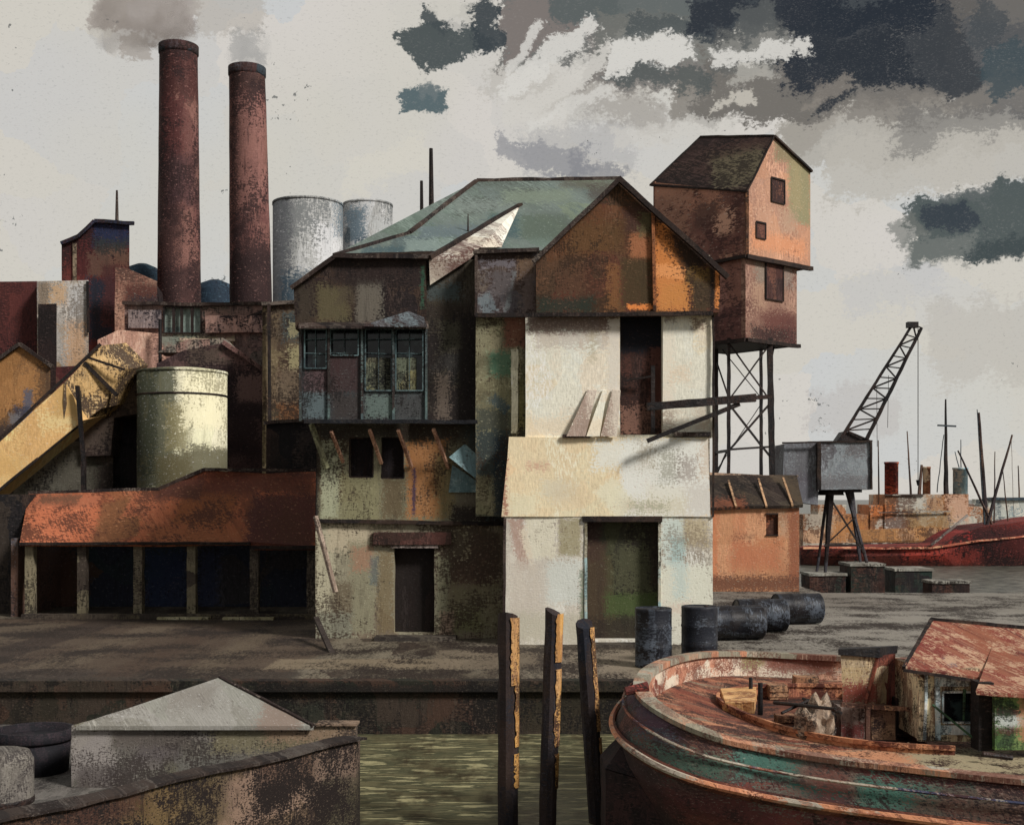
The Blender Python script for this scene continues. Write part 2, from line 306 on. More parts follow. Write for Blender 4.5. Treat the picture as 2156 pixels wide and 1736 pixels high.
# loading opening: recess of brown boards, black head
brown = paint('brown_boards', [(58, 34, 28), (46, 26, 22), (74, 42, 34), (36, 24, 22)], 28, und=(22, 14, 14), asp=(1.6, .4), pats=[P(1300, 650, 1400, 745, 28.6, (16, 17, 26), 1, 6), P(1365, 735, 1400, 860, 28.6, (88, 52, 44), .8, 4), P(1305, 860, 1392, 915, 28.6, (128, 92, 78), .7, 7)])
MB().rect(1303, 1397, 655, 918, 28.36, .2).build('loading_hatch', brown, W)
green_d = paint('green_door_boards', [(62, 62, 42), (52, 50, 38), (72, 66, 44)], 28, und=(34, 26, 24), asp=(1.6, .4), scum=.3, pats=[P(1228, 1090, 1262, 1180, 28.5, (56, 36, 34), .8, 4), P(1232, 1140, 1275, 1350, 28.5, (70, 52, 40), .7, 4), P(1275, 1245, 1385, 1295, 28.5, (70, 84, 44), .85, 6), P(1290, 1150, 1370, 1240, 28.5, (74, 74, 52), .8, 8), P(1240, 1300, 1390, 1350, 28.5, (44, 36, 30), .8, 8), P(1370, 1110, 1390, 1230, 28.5, (54, 40, 34), .8, 4)])
dr = MB().rect(1228, 1392, 1088, 1350, 28.34, .1).build('loading_door', green_d, W)
m = MB().rect(1226, 1394, 1086, 1098, 27.96, .3); m.build('lintel', dark_wood, W)
jm = paint('jamb', [(150, 176, 176), (120, 112, 90), (176, 170, 150)], 28)
for u in (1233, 1388): MB().beam(at(u, 1098, 28.02), at(u, 1352, 28.02), .06).build('door_jamb', jm, W, rug=.01, cut=.3)
# hoist boom and its brace, hook bar
m = MB(); m.beam(at(1362, 856, 27.6), at(1590, 838, 27.6), .17); m.beam(at(1585, 838, 27.6), at(1624, 835, 27.6), .08); m.build('hoist_boom', iron, W, rug=.02, cut=.4)
m = MB(); m.beam(at(1362, 928, 27.6), at(1556, 850, 27.6), .1); m.build('boom_brace', iron, W, rug=.015, cut=.4)
m = MB(); m.beam(at(1318, 800, 28.2), at(1372, 792, 28.1), .045); m.beam(at(1374, 770, 28.2), at(1374, 912, 28.2), .09); m.build('hatch_bar', iron, W)
m = MB(); m.rect(1184, 1242, 914, 921, 27.9, .12); m.build('ledge', trim, W); MB().rect(1420, 1496, 909, 918, 27.9, .2).build('ledge', trim, W)
# left reveal: olive strip and dark panel
olive = paint('olive_plaster', [(126, 122, 92), (110, 104, 78), (96, 96, 76), (136, 128, 100)], 28, k=.85, und=(58, 46, 36), pats=[
    P(1062, 665, 1112, 730, 28.6, (124, 76, 60), .9, 4), P(1025, 740, 1085, 790, 28.6, (74, 114, 90), .85, 5), P(1005, 680, 1030, 800, 28.6, (130, 126, 98), .6, 5), P(1078, 735, 1092, 920, 28.6, (204, 196, 168), .95, 3), P(1092, 800, 1104, 900, 28.6, (130, 124, 80), .9, 3), P(1003, 860, 1072, 910, 28.6, (62, 66, 58), .9, 5), P(1000, 905, 1072, 1000, 28.6, (52, 60, 58), 1, 5), P(1040, 920, 1072, 1085, 28.6, (28, 40, 48), .9, 4), P(1030, 840, 1075, 860, 28.6, (56, 76, 84), .8, 3, -40)])
MB().rect(1001, 1107, 664, 1086, 28.62, .5).build('side_wall', olive, W, rug=.012, cut=.7)
m = MB(); m.rect(1076, 1090, 735, 912, 28.5, .12); m.build('drainpipe', paint('pale_pipe', [(206, 200, 176), (186, 180, 156)], 28, k=.7, und=(90, 84, 60)), W, rug=.02, cut=.3)
# rust gable
rust = paint('rust_sheet_gable', [(88, 56, 34), (76, 50, 30), (100, 62, 34), (66, 48, 32), (92, 52, 36)], 28, k=.86, und=(48, 34, 22), sc=1.2, pats=[
    P(1376, 470, 1450, 570, 27.9, (202, 122, 48), .95, 5), P(1380, 575, 1450, 655, 27.9, (206, 128, 58), .95, 5), P(1425, 470, 1515, 562, 27.9, (40, 28, 24), .95, 5, 20), P(1440, 565, 1512, 600, 27.9, (112, 84, 36), .9, 6), P(1378, 560, 1440, 585, 27.9, (226, 148, 80), .9, 3, -8), P(1455, 590, 1515, 655, 27.9, (64, 52, 34), .9, 7), P(1390, 600, 1450, 650, 27.9, (196, 128, 56), .7, 6),
    P(1325, 490, 1372, 545, 27.9, (158, 98, 60), .9, 4), P(1280, 560, 1308, 650, 27.9, (128, 84, 44), .7, 6), P(1308, 545, 1372, 645, 27.9, (66, 54, 30), .8, 6), P(1320, 642, 1375, 652, 27.9, (224, 128, 48), 1, 2), P(1130, 625, 1250, 662, 27.9, (34, 46, 38), .85, 7), P(1312, 430, 1375, 490, 27.9, (66, 42, 34), .85, 6), P(1345, 450, 1375, 500, 27.9, (92, 92, 56), .5, 5), P(1200, 470, 1310, 530, 27.9, (92, 66, 34), .6, 8), P(1135, 545, 1230, 620, 27.9, (82, 58, 40), .7, 8), P(1504, 560, 1512, 650, 27.9, (214, 128, 52), .9, 2), P(1495, 560, 1503, 655, 27.9, (30, 22, 22), .9, 2)])
m = MB(); m.pprism([(1129, 663), (1514, 658), (1516, 569), (1376, 446), (1303, 380), (1222, 455), (1128, 546)], 27.88, 5.2); m.build('gable_wall', rust, W, rug=.012, cut=1.2)
m = MB(); m.beam(at(1122, 552, 27.75), at(1306, 376, 27.75), .13, .1); m.build('barge_board', trim, W, rug=.015, cut=.7)
m = MB(); m.beam(at(1302, 376, 27.75), at(1532, 584, 27.75), .14, .11); m.build('barge_board', dark_wood, W, rug=.015, cut=.7)
m = MB(); m.beam(at(1000, 664, 27.83), at(1500, 660, 27.83), .09, .09); m.build('string_beam', dark_wood, W, rug=.015, cut=.5)
m = MB(); m.beam(at(1374, 446, 27.82), at(1378, 655, 27.82), .07); m.build('corner_board', paint('rust_board', [(150, 88, 44), (70, 44, 30)], 28), W)
# main teal roof
teal_r = paint('teal_roof_sheets', [(98, 114, 104), (90, 104, 96), (106, 118, 112), (112, 124, 106), (84, 98, 98)], 32, k=.98, und=(70, 74, 66), sc=1.5, scum=0, drip=.12, bump=.3, pats=[
    P(960, 400, 1090, 440, 31.5, (118, 128, 122), .6, 9), P(880, 470, 1010, 510, 30.6, (92, 106, 112), .8, 8), P(850, 495, 1000, 535, 29.6, (126, 142, 136), .7, 5), P(1095, 440, 1200, 520, 31, (80, 92, 80), .8, 8), P(1180, 380, 1300, 410, 34, (86, 84, 74), .8, 8), P(1240, 378, 1310, 430, 33, (72, 64, 58), .8, 6), P(1060, 395, 1200, 440, 33, (116, 128, 110), .7, 8), P(1030, 440, 1090, 520, 31, (58, 82, 86), .8, 6), P(760, 515, 850, 535, 29.4, (60, 82, 88), .8, 4), P(1010, 470, 1060, 520, 30, (70, 92, 92), .7, 6)])
e1, e2, r1, r2 = at(705, 536, 29.3), at(1150, 527, 29.3), at(1003, 381, 34), at(1306, 377, 34)
mid = at(862, 491, 30.42); e3 = at(1500, 545, 34); bk = Vector((0, 5, -3))
m = MB(); m.add([e1, e2, e3, r2, r1, mid, Vector((e1.x, 39, e1.z)), Vector((e3.x, 39, e1.z))], [(0, 1, 2, 3, 4, 5), (4, 3, 7, 6), (0, 5, 4, 6), (3, 2, 7), (0, 6, 7, 2, 1)])
m.build('roof', teal_r, W)
m = MB(); m.beam(r1, r2, .14, .12); m.beam(r1, mid, .13, .1); m.beam(mid, e1, .12, .1); m.build('ridge_cap', trim, W, rug=.03, cut=.6)
m = MB(); m.beam(e1 + Vector((0, -.05, -.05)), e2 + Vector((-.3, -.05, -.05)), .1, .12); m.build('gutter', dark_wood, W, rug=.02, cut=.5)
# pointed dormer with white cheek
wht = paint('white_barge', [(214, 208, 194), (190, 180, 162), (120, 104, 96)], 30, k=.75, und=(80, 40, 34), scum=.25, pats=[P(905, 545, 1000, 590, 28.9, (146, 130, 118), .8, 6), P(940, 560, 1000, 600, 28.9, (110, 84, 78), .7, 6)])
A_, B_, Cc, D_ = at(903, 546, 28.8), at(1095, 431, 32.2), at(1010, 521, 28.95), at(1085, 520, 29.9)
m = MB(); m.add([A_, B_, Cc, D_, at(905, 600, 28.85), at(990, 545, 28.85)], [(0, 2, 1), (1, 2, 3), (0, 1, 3), (0, 4, 5, 2), (0, 3, 2)])
m.build('dormer_cheek', wht, W)
m = MB(); m.beam(A_ + Vector((0, -.03, .03)), B_, .14, .1); m.build('dormer_rake', dark_wood, W, rug=.02, cut=.5)
m = MB(); m.tube(at(985, 505, 30.5), at(985, 450, 30.5), .03, .012); m.build('finial', iron, W)
# upper bays
bay_m = paint('dark_bay_boards', [(50, 36, 30), (42, 30, 27), (62, 46, 36), (34, 26, 26), (56, 44, 34)], 29, k=.75, und=(24, 18, 18), pats=[
    P(750, 590, 805, 680, 28.9, (98, 92, 82), .85, 5), P(665, 600, 735, 678, 28.9, (90, 82, 56), .75, 7), P(712, 600, 745, 640, 28.9, (64, 54, 44), .6, 6), P(700, 545, 890, 600, 28.9, (36, 26, 25), .8, 6), P(886, 560, 892, 650, 28.9, (36, 74, 56), .8, 2), P(625, 600, 660, 680, 28.9, (56, 48, 38), .8, 6)])
m = MB(); m.pprism([(622, 693), (897, 683), (897, 541), (708, 541), (618, 602)], 28.9, 3.5); m.build('attic_bay', bay_m, W, rug=.012, cut=1)
m = MB(); m.beam(at(612, 606, 28.8), at(708, 538, 28.8), .1); m.beam(at(700, 539, 28.8), at(903, 541, 28.8), .12, .1); m.build('attic_eave', trim, W, rug=.02, cut=.5)
neck = paint('dark_neck_wall', [(46, 40, 34), (38, 36, 34), (56, 50, 40), (34, 28, 26)], 29, k=.6, und=(26, 22, 21), pats=[P(900, 600, 965, 630, 29, (56, 68, 70), .7, 7), P(930, 680, 985, 740, 29, (64, 62, 50), .7, 7), P(920, 790, 945, 880, 29, (92, 80, 70), .7, 6), P(970, 670, 1000, 885, 29, (26, 20, 20), .9, 5), P(900, 640, 990, 670, 29, (38, 30, 26), .7, 5)])
MB().rect(897, 1002, 546, 888, 29.0, 2).build('neck_wall', neck, W, rug=.012, cut=.7)
vio = paint('violet_grey_panels', [(98, 88, 88), (86, 80, 84), (104, 92, 82), (82, 68, 62)], 28, k=.84, und=(54, 38, 34), pats=[P(1005, 530, 1120, 552, 28.4, (54, 40, 36), .9, 3), P(1003, 548, 1085, 562, 28.4, (104, 98, 104), .9, 3), P(1008, 620, 1040, 660, 28.4, (110, 122, 128), .8, 3, 25), P(1090, 545, 1126, 590, 28.4, (108, 84, 62), .8, 5), P(1070, 570, 1078, 655, 28.4, (112, 118, 120), .8, 2, -12), P(1035, 570, 1080, 620, 28.4, (86, 80, 82), .8, 5), P(1098, 575, 1125, 655, 28.4, (112, 96, 92), .8, 5)])
MB().rect(1000, 1131, 531, 664, 28.42, 2).build('panel_bay', vio, W, rug=.012, cut=1)
m = MB(); m.beam(at(996, 530, 28.35), at(1135, 526, 28.35), .09); m.beam(at(1002, 530, 28.36), at(1002, 664, 28.36), .06); m.build('bay_trim', trim, W, rug=.015, cut=.4)
# window band
wb = paint('slate_blue_boards', [(70, 76, 78), (58, 60, 62), (76, 88, 86), (60, 48, 50), (52, 52, 52)], 28.6, k=.85, und=(26, 22, 22), sc=1.1, asp=(1, .8), pats=[P(640, 780, 688, 826, 28.6, (84, 64, 66), .9, 4), P(694, 740, 755, 826, 28.6, (60, 40, 40), .8, 5), P(640, 830, 690, 880, 28.6, (86, 100, 104), .8, 5), P(770, 832, 830, 880, 28.6, (94, 110, 104), .8, 5), P(835, 835, 890, 880, 28.6, (62, 62, 62), .8, 6), P(700, 830, 760, 884, 28.6, (56, 48, 46), .8, 6)])
wins = [(641, 687, 693, 775), (695, 754, 693, 748), (769, 825, 693, 822), (833, 890, 693, 822)]
MB().wall(632, 897, 685, 884, 28.6, .3, wins).build('gallery_wall', wb, W, rug=.012, cut=.7)
glass = bpy.data.materials.new('dark_glass'); glass.use_nodes = True; t = NT(glass.node_tree); g_ = t.n['Principled BSDF']
g_.inputs['Roughness'].default_value = .12; nn = t.noise(t.new('ShaderNodeNewGeometry').outputs['Position'], 3.2, 5, .7)
t.l.new(t.mix(t.mr(nn, .5, .6), alb((16, 18, 22), .8), alb((44, 56, 56), .8)), g_.inputs['Base Color'])
ochre_p = paint('boarded_pane', [(128, 122, 82), (96, 102, 84), (60, 56, 46)], 28.6, k=.9, und=(20, 20, 20), scum=.6)
mun = paint('muntin', [(84, 104, 106), (60, 78, 82)], 28.6, k=.9)
for i, (u0, u1, v0, v1) in enumerate(wins):
    fr = MB()
    fr.beam(at(u0, v0, 28.57), at(u0, v1, 28.57), .03); fr.beam(at(u1, v0, 28.57), at(u1, v1, 28.57), .03); fr.beam(at(u0, v0, 28.565), at(u1, v0, 28.565), .03); fr.beam(at(u0, v1, 28.565), at(u1, v1, 28.565), .03)
    wo = fr.build('window', mun, W)
    mu = MB(); um = (u0 + u1) / 2
    mu.beam(at(um, v0, 28.66), at(um, v1, 28.66), .016); mu.beam(at(u0, v0 + 22, 28.665), at(u1, v0 + 20, 28.665), .02); mu.beam(at(u0, v0 + 50, 28.665), at(u1, v0 + 52, 28.665), .02)
    mu.build('glazing_bars', mun, wo)
    MB().rect(u0 - 2, u1 + 2, v0 - 2, v1 + 2, 28.74, .03).build('pane', glass, wo)
    if i >= 2: MB().rect(u0 + 1, u1 - (4 if i == 2 else 14), v0 + 60, v1 + 1, 28.7, .02).build('board', ochre_p, wo)
m = MB(); m.hexa([at(628, 692, 28.3), at(902, 692, 28.3), at(902, 686, 28.3), at(628, 687, 28.3), at(630, 684, 28.9), at(900, 684, 28.9), at(900, 676, 28.9), at(630, 679, 28.9)]); m.build('window_canopy', trim, W, rug=.01, cut=.4)
m = MB(); m.add([at(765, 687, 28.25), at(899, 689, 28.25), at(892, 668, 28.8), at(860, 655, 28.88), at(765, 684, 28.27), at(899, 686, 28.27)], [(0, 1, 5, 4), (4, 5, 2, 3), (0, 4, 3), (1, 2, 5)]); m.build('slate_canopy', paint('slate', [(92, 106, 110), (70, 72, 76), (52, 40, 38)], 28, k=.8), W)
m = MB(); m.beam(at(640, 887, 28.5), at(1005, 888, 28.5), .12, .09); m.build('bay_sill', black, W, rug=.02, cut=.4)
m = MB()
for u in (632, 692, 762, 828, 897): m.beam(at(u, 686, 28.55), at(u, 886, 28.55), .05)
m.build('mullion', paint('mull', [(84, 104, 102), (52, 44, 42), (70, 84, 86)], 28.6, k=.85), W)
# storey under the bay
st = paint('ochre_olive_storey', [(104, 100, 78), (90, 86, 68), (112, 108, 88), (84, 70, 50)], 29.4, k=.62, und=(50, 40, 32), sc=1.2, scum=.5, pats=[
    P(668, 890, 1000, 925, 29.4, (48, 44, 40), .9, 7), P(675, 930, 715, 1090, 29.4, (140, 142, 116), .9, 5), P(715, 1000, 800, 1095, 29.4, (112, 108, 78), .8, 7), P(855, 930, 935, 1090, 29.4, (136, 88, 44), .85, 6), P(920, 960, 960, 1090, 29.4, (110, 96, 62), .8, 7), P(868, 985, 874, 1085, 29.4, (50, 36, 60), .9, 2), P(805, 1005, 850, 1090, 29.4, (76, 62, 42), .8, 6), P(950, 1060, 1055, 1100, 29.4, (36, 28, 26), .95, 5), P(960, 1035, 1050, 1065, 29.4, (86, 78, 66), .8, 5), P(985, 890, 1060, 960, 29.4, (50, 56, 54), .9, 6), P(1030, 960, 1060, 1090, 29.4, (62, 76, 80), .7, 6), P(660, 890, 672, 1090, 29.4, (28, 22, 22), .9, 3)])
hol = [(736, 785, 922, 1004), (803, 850, 920, 1006)]
MB().wall(666, 1062, 884, 1100, 29.4, .4, hol).build('middle_wall', st, W, rug=.012, cut=.7)
for h_ in hol:
    o_ = MB(); u0, u1, v0, v1 = h_
    for p, q in (((u0, v0), (u0, v1)), ((u1, v0), (u1, v1)), ((u0, v0), (u1, v0)), ((u0, v1), (u1, v1))): o_.beam(at(*p, 29.42), at(*q, 29.42), .035)
    wo = o_.build('window', dark_wood, W); MB().rect(u0 - 2, u1 + 2, v0 - 2, v1 + 2, 29.62, .05).build('shutter', paint('dark_shutter', [(40, 24, 22), (28, 20, 22), (22, 20, 26)], 29, asp=(2, .3)), wo)
tan = paint('tan_strut', [(186, 142, 114), (160, 118, 94)], 29, k=.7, und=(80, 50, 40))
for a_, b_ in (((697, 908), (722, 972)), ((778, 905), (803, 975)), ((838, 905), (866, 982)), ((912, 903), (944, 985))):
    m = MB(); m.beam(at(a_[0], a_[1], 28.6), at(b_[0], b_[1], 29.35), .07); m.build('strut', tan, W)
m = MB(); m.beam(at(655, 892, 29), at(688, 985, 29.3), .1); m.build('strut', paint('olive_strut', [(132, 132, 100), (96, 92, 70)], 29, k=.7), W)
teal_p = paint('teal_sheet', [(96, 120, 124), (82, 106, 110), (108, 128, 128)], 29, k=.66, und=(60, 60, 56), scum=.1)
m = MB(); m.prism([at(945, 962, 28.9), at(978, 934, 29.0), at(1042, 990, 28.9), at(1015, 1018, 28.7)], Vector((.04, .06, -.03))); m.build('awning_sheet', teal_p, W)
m = MB(); m.prism([at(944, 1036, 29.33), at(1040, 1036, 29.33), at(1000, 1010, 29.33), at(952, 978, 29.33)], .05); m.build('blue_patch_board', teal_p, W)
# ground storey of the wing
gw = paint('stained_ground_wall', [(112, 106, 86), (96, 88, 70), (124, 118, 98), (84, 70, 54), (104, 92, 76)], 29.3, k=.62, und=(54, 43, 34), sc=1.1, scum=.5, pats=[
    P(668, 1105, 705, 1340, 29.3, (154, 148, 124), .95, 5), P(690, 1105, 785, 1160, 29.3, (158, 146, 122), .85, 6), P(735, 1140, 790, 1330, 29.3, (116, 112, 90), .9, 5), P(742, 1150, 785, 1200, 29.3, (134, 100, 78), .8, 6), P(780, 1120, 820, 1150, 29.3, (58, 36, 30), .9, 3), P(700, 1225, 740, 1320, 29.3, (90, 80, 62), .8, 6), P(948, 1125, 1050, 1235, 29.3, (66, 48, 38), .9, 7), P(955, 1105, 985, 1170, 29.3, (130, 122, 96), .7, 5), P(795, 1160, 828, 1330, 29.3, (100, 86, 60), .8, 5), P(920, 1170, 945, 1330, 29.3, (118, 116, 92), .85, 4), P(945, 1230, 1050, 1330, 29.3, (98, 92, 68), .8, 8), P(960, 1285, 1010, 1325, 29.3, (90, 90, 56), .7, 7), P(665, 1290, 740, 1345, 29.3, (104, 104, 90), .8, 6), P(930, 1290, 950, 1335, 29.3, (130, 104, 90), .7, 5), P(780, 1172, 795, 1230, 29.3, (62, 76, 82), .6, 3)])
dl = (829, 914, 1152, 1332)
MB().wall(664, 1063, 1099, 1343.5, 29.28, .4, [dl]).build('wing_ground_wall', gw, W, rug=.012, cut=.7)
MB().rect(826, 917, 1148, 1336, 29.58, .06).build('door', paint('black_brown_door', [(34, 27, 25), (28, 23, 23), (40, 30, 28)], 29, asp=(1.5, .4)), W)
m = MB(); m.rect(786, 950, 1120, 1146, 29.16, .14); m.build('door_hood', paint('red_brown_hood', [(72, 42, 36), (52, 34, 28)], 29, k=.7, und=(30, 20, 18)), W, rug=.01, cut=.4)
m = MB(); m.rect(822, 922, 1147, 1153, 29.2, .1); m.build('door_lintel', paint('pale_lintel', [(140, 126, 120), (100, 88, 80)], 29, k=.7), W)
m = MB(); m.beam(at(664, 1096, 29.2), at(1062, 1102, 29.2), .1, .09); m.build('string_course', dark_wood, W, rug=.02, cut=.4)
m = MB(); m.box(at(790, 0, 29).x, at(960, 0, 29).x, 28.7, 29.25, 0, .09); stp = paint('step_stone', [(80, 72, 62), (52, 46, 42)], 29); m.build('doorstep', stp, W); MB().box(at(1225, 0, 28).x, at(1392, 0, 28).x, 27.5, 28.0, 0, .06).build('doorstep', stp, W)
# right corner boards
m = MB(); m.beam(at(1501, 662, 27.98), at(1501, 1088, 27.98), .045); m.build('corner_board', dark_wood, W, rug=.015, cut=.5)
m = MB(); m.beam(at(1063, 1090, 27.95), at(1060, 1354, 27.95), .06); m.build('corner_board', trim, W, rug=.015, cut=.5)

# things leaning on the warehouse
lb = paint('leaning_board_wood', [(176, 156, 142), (158, 136, 122), (196, 182, 166)], 28, und=(216, 204, 186), k=.85, scum=.6, asp=(2, .3))
for k_, (u0, u1, col_, lab) in enumerate(((1192, 1232, 0, 'mottled brown board leaning on the ledge left of the tall loading hatch'), (1234, 1262, 1, 'white board leaning upright between two brown boards by the loading hatch'), (1264, 1298, 0, 'striped board leaning closest against the edge of the tall dark hatch'))):
    m = MB(); yb = 27.86 + k_ * .012; m.prism([at(u0, 918, yb), at(u1, 918, yb), at(u1 + 24 - k_ * 8, 822, 28.0), at(u0 + 45 - k_ * 10, 820, 28.0)], Vector((0, .03, .01)))
    tag(m.build('leaning_board', white if col_ else lb, loc=at((u0 + u1) / 2, 920, yb)), lab, 'board', 'boards leaning beside the loading hatch')
m = MB(); m.beam(at(664, 1086, 29.0), at(706, 1246, 28.7), .12, .07); tag(m.build('leaning_plank', paint('grey_plank', [(128, 112, 98), (104, 88, 76)], 29, k=.6), loc=at(706, 1246, 28.7)), 'grey brown plank slanting against the pale left corner of the wing', 'plank')
m = MB(); m.beam(at(665, 1300, 28.8), at(700, 1378, 26.5), .12, .07); tag(m.build('loose_timber', paint('old_timber', [(104, 92, 80), (52, 44, 40)], 28, k=.8), loc=atz(700, 1378, 0)), 'short dark timber lying slanted at the foot of the wing corner', 'timber')

# ================================================================= OPEN SHED LEFT
S = thing('open_shed', 'long open-fronted shed with orange rust roof on posts at the left', 'shed', at(350, 1300, 34.3))
orange = paint('orange_rust_roof', [(156, 84, 48), (136, 70, 38), (148, 78, 44), (122, 70, 38)], 35, k=.8, und=(74, 40, 26), sc=1.1, scum=.55, drip=.3, pats=[
    P(60, 1040, 200, 1080, 36, (150, 84, 54), .9, 4), P(85, 1042, 170, 1060, 36.5, (88, 58, 40), .85, 4), P(55, 1070, 165, 1140, 35, (170, 92, 56), .9, 4), P(170, 1070, 215, 1140, 35, (164, 88, 52), .85, 4), P(215, 1045, 300, 1140, 35.5, (104, 66, 36), .85, 4, 18), P(270, 1040, 350, 1085, 36, (148, 80, 48), .85, 4), P(380, 1030, 500, 1100, 36, (130, 72, 32), .9, 7), P(330, 1000, 430, 1050, 36.5, (70, 38, 32), .85, 5), P(430, 990, 660, 1040, 36.5, (86, 42, 30), .85, 8), P(520, 1040, 665, 1150, 35, (66, 32, 30), .9, 8), P(320, 1110, 520, 1140, 34.5, (140, 78, 40), .8, 6)])
yf, yb = 34.1, 36.8
m = MB(); d_ = Vector((0, .02, -.1))
m.prism([at(42, 1142, yf), at(333, 1142, yf), at(333, 1030, yb), at(60, 1038, yb)], d_)
m.prism([at(333, 1142, yf), at(527, 1140, yf), at(535, 1150, yf), at(664, 1150, yf), at(664, 992, yb + .3), at(560, 996, yb), at(432, 990, yb), at(333, 1030, yb)], d_)
m.build('roof', orange, S, rug=.02, cut=1)
m = MB(); m.beam(at(60, 1037, yb), at(333, 1029, yb), .1); m.beam(at(333, 1029, yb), at(430, 988, yb), .1); m.beam(at(430, 988, yb), at(664, 990, yb), .09); m.build('ridge', trim, S, rug=.02, cut=.5)
m = MB(); m.beam(at(42, 1144, yf - .03), at(527, 1143, yf - .03), .12, .08); m.beam(at(527, 1152, yf - .02), at(664, 1152, yf - .02), .1); m.build('eave_beam', dark_wood, S, rug=.015, cut=.5)
posts = paint('grey_tan_post', [(88, 78, 66), (122, 112, 88), (70, 60, 52)], 34, k=.85, und=(36, 30, 28), asp=(.6, 1))
for u in (64, 174, 292, 404, 536, 656):
    m = MB(); m.box(at(u - 9, 0, 34.4).x, at(u + 9, 0, 34.4).x, 34.3, 34.55, 0, at(0, 1146, 34.4).z); m.build('post', posts, S, rug=.015, cut=.5)
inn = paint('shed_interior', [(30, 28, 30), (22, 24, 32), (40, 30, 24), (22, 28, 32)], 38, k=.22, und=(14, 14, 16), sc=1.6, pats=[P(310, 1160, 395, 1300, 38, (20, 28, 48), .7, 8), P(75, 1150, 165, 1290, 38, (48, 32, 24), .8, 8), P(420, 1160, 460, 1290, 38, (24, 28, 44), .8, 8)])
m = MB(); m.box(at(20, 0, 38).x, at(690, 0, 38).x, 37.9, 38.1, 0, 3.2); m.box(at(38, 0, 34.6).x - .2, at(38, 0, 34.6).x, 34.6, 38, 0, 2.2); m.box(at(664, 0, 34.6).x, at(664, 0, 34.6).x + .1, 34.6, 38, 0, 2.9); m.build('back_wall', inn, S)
m = MB(); m.box(at(45, 0, 34).x, at(664, 0, 34).x, 34.0, 34.28, 0, .13); m.build('sill', paint('stone_sill', [(74, 64, 54), (58, 50, 44), (90, 80, 62)], 34, und=(40, 32, 28)), S, rug=.01, cut=.5)
cp = paint('cream_plank', [(196, 186, 148), (168, 158, 120)], 33, k=1.05)
for i, (u0, u1, dy, lab) in enumerate(((330, 440, 33.75, 'pale cream plank lying below the third bay of the orange shed'), (468, 575, 33.7, 'pale cream plank lying nearer the right end of the orange shed'))):
    tag(MB().box(at(u0, 0, dy).x, at(u1, 0, dy).x, dy, dy + .2, .004, .07).build('plank', cp, loc=(at(u0, 0, dy).x, dy, 0)), lab, 'plank', 'cream planks before the shed')

# wall left of the shed + dark annex
wl = paint('dark_left_wall', [(40, 34, 34), (52, 44, 38), (28, 26, 28)], 36, k=.82, und=(18, 16, 18), sc=1.4)
tag(MB().rect(-140, 46, 1040, 1291, 35.6, 2).build('lean_to', wl, loc=at(-40, 1291, 35.6)), 'dark lean-to wall at the left edge beside the orange shed', 'lean-to')

# ================================================================= LEFT INDUSTRIAL BACKGROUND
def block(name, lab, cat, poly, Y, d, mat, ground=True, parts=(), rug=.02, cut=1.6):
    T = thing(name, lab, cat, (at(sum(p[0] for p in poly) / len(poly), 0, Y).x, Y, 0))
    vg = HV + F * H / Y
    xr = at(max(p[0] for p in poly), 0, Y).x
    MB().pprism(poly, Y, Vector((xr / Y * d, d, 0))).build('walls', mat, T, rug=rug, cut=cut)
    return T
# ground-touching polygon helper
def gp(pts, Y):
    vg = HV + F * H / Y; return [(pts[0][0], vg)] + [(pts[-1][0], vg)] + pts[::-1]
def roofline(T, pts, Y, w, mat, name='roof_edge'):
    m = MB()
    for a, b in zip(pts, pts[1:]): m.beam(at(*a, Y), at(*b, Y), w)
    return m.build(name, mat, T, rug=w * .2, cut=.6)
annex = paint('dark_annex_wall', [(40, 30, 27), (30, 24, 24), (54, 40, 34), (26, 22, 24)], 37, k=.82, und=(16, 14, 14), sc=1.2, pats=[P(600, 900, 640, 1000, 37, (60, 50, 46), .5, 7)])
T = block('annex', 'dark brown annex between the orange shed and the window wing', 'annex', gp([(560, 892), (668, 884)], 39), 39, 3, annex); roofline(T, [(556, 890), (670, 882)], 38.9, .1, trim)
ob = paint('ochre_brown_wall', [(92, 76, 58), (108, 92, 68), (80, 60, 46), (120, 106, 78)], 41, k=.82, und=(44, 34, 28), sc=1.1, pats=[P(575, 640, 640, 700, 41, (40, 62, 70), .8, 7), P(585, 660, 605, 690, 41, (150, 140, 102), .7, 5), P(585, 715, 612, 765, 41, (152, 142, 104), .9, 4), P(560, 840, 640, 890, 41, (104, 66, 36), .9, 7), P(565, 765, 635, 830, 41, (110, 94, 76), .7, 7)])
T = block('works_building', 'ochre and brown works building directly left of the glazed wing', 'building', gp([(552, 638), (642, 636)], 43), 43, 4, ob); roofline(T, [(550, 640), (645, 634)], 42.9, .12, trim)
MB().beam(at(566, 640, 42.8), at(568, 960, 42.8), .1).build('downpipe', iron, T)
mv = paint('mauve_brick', [(78, 56, 54), (62, 44, 44), (92, 68, 64), (50, 36, 36)], 47, k=.82, und=(34, 24, 26), sc=1.1, pats=[P(500, 790, 552, 850, 47, (116, 88, 82), .8, 6), P(480, 850, 545, 960, 47, (44, 30, 32), .9, 7), P(400, 735, 500, 765, 47, (84, 70, 60), .8, 6), P(470, 735, 530, 765, 47, (104, 74, 70), .8, 5, -30)])
T = block('mauve_gable_building', 'mauve brick building with low gable behind the cream tank', 'building', gp([(330, 765), (385, 738), (470, 722), (556, 778)], 47), 47, 6, mv); roofline(T, [(470, 720), (560, 782)], 46.9, .16, paint('mauve_edge', [(128, 92, 86), (96, 70, 66)], 47))
MB().beam(at(553, 780, 46.9), at(560, 960, 46.9), .12).build('corner_board', paint('mauve_edge2', [(136, 108, 96), (96, 70, 66)], 47, k=.7), T)
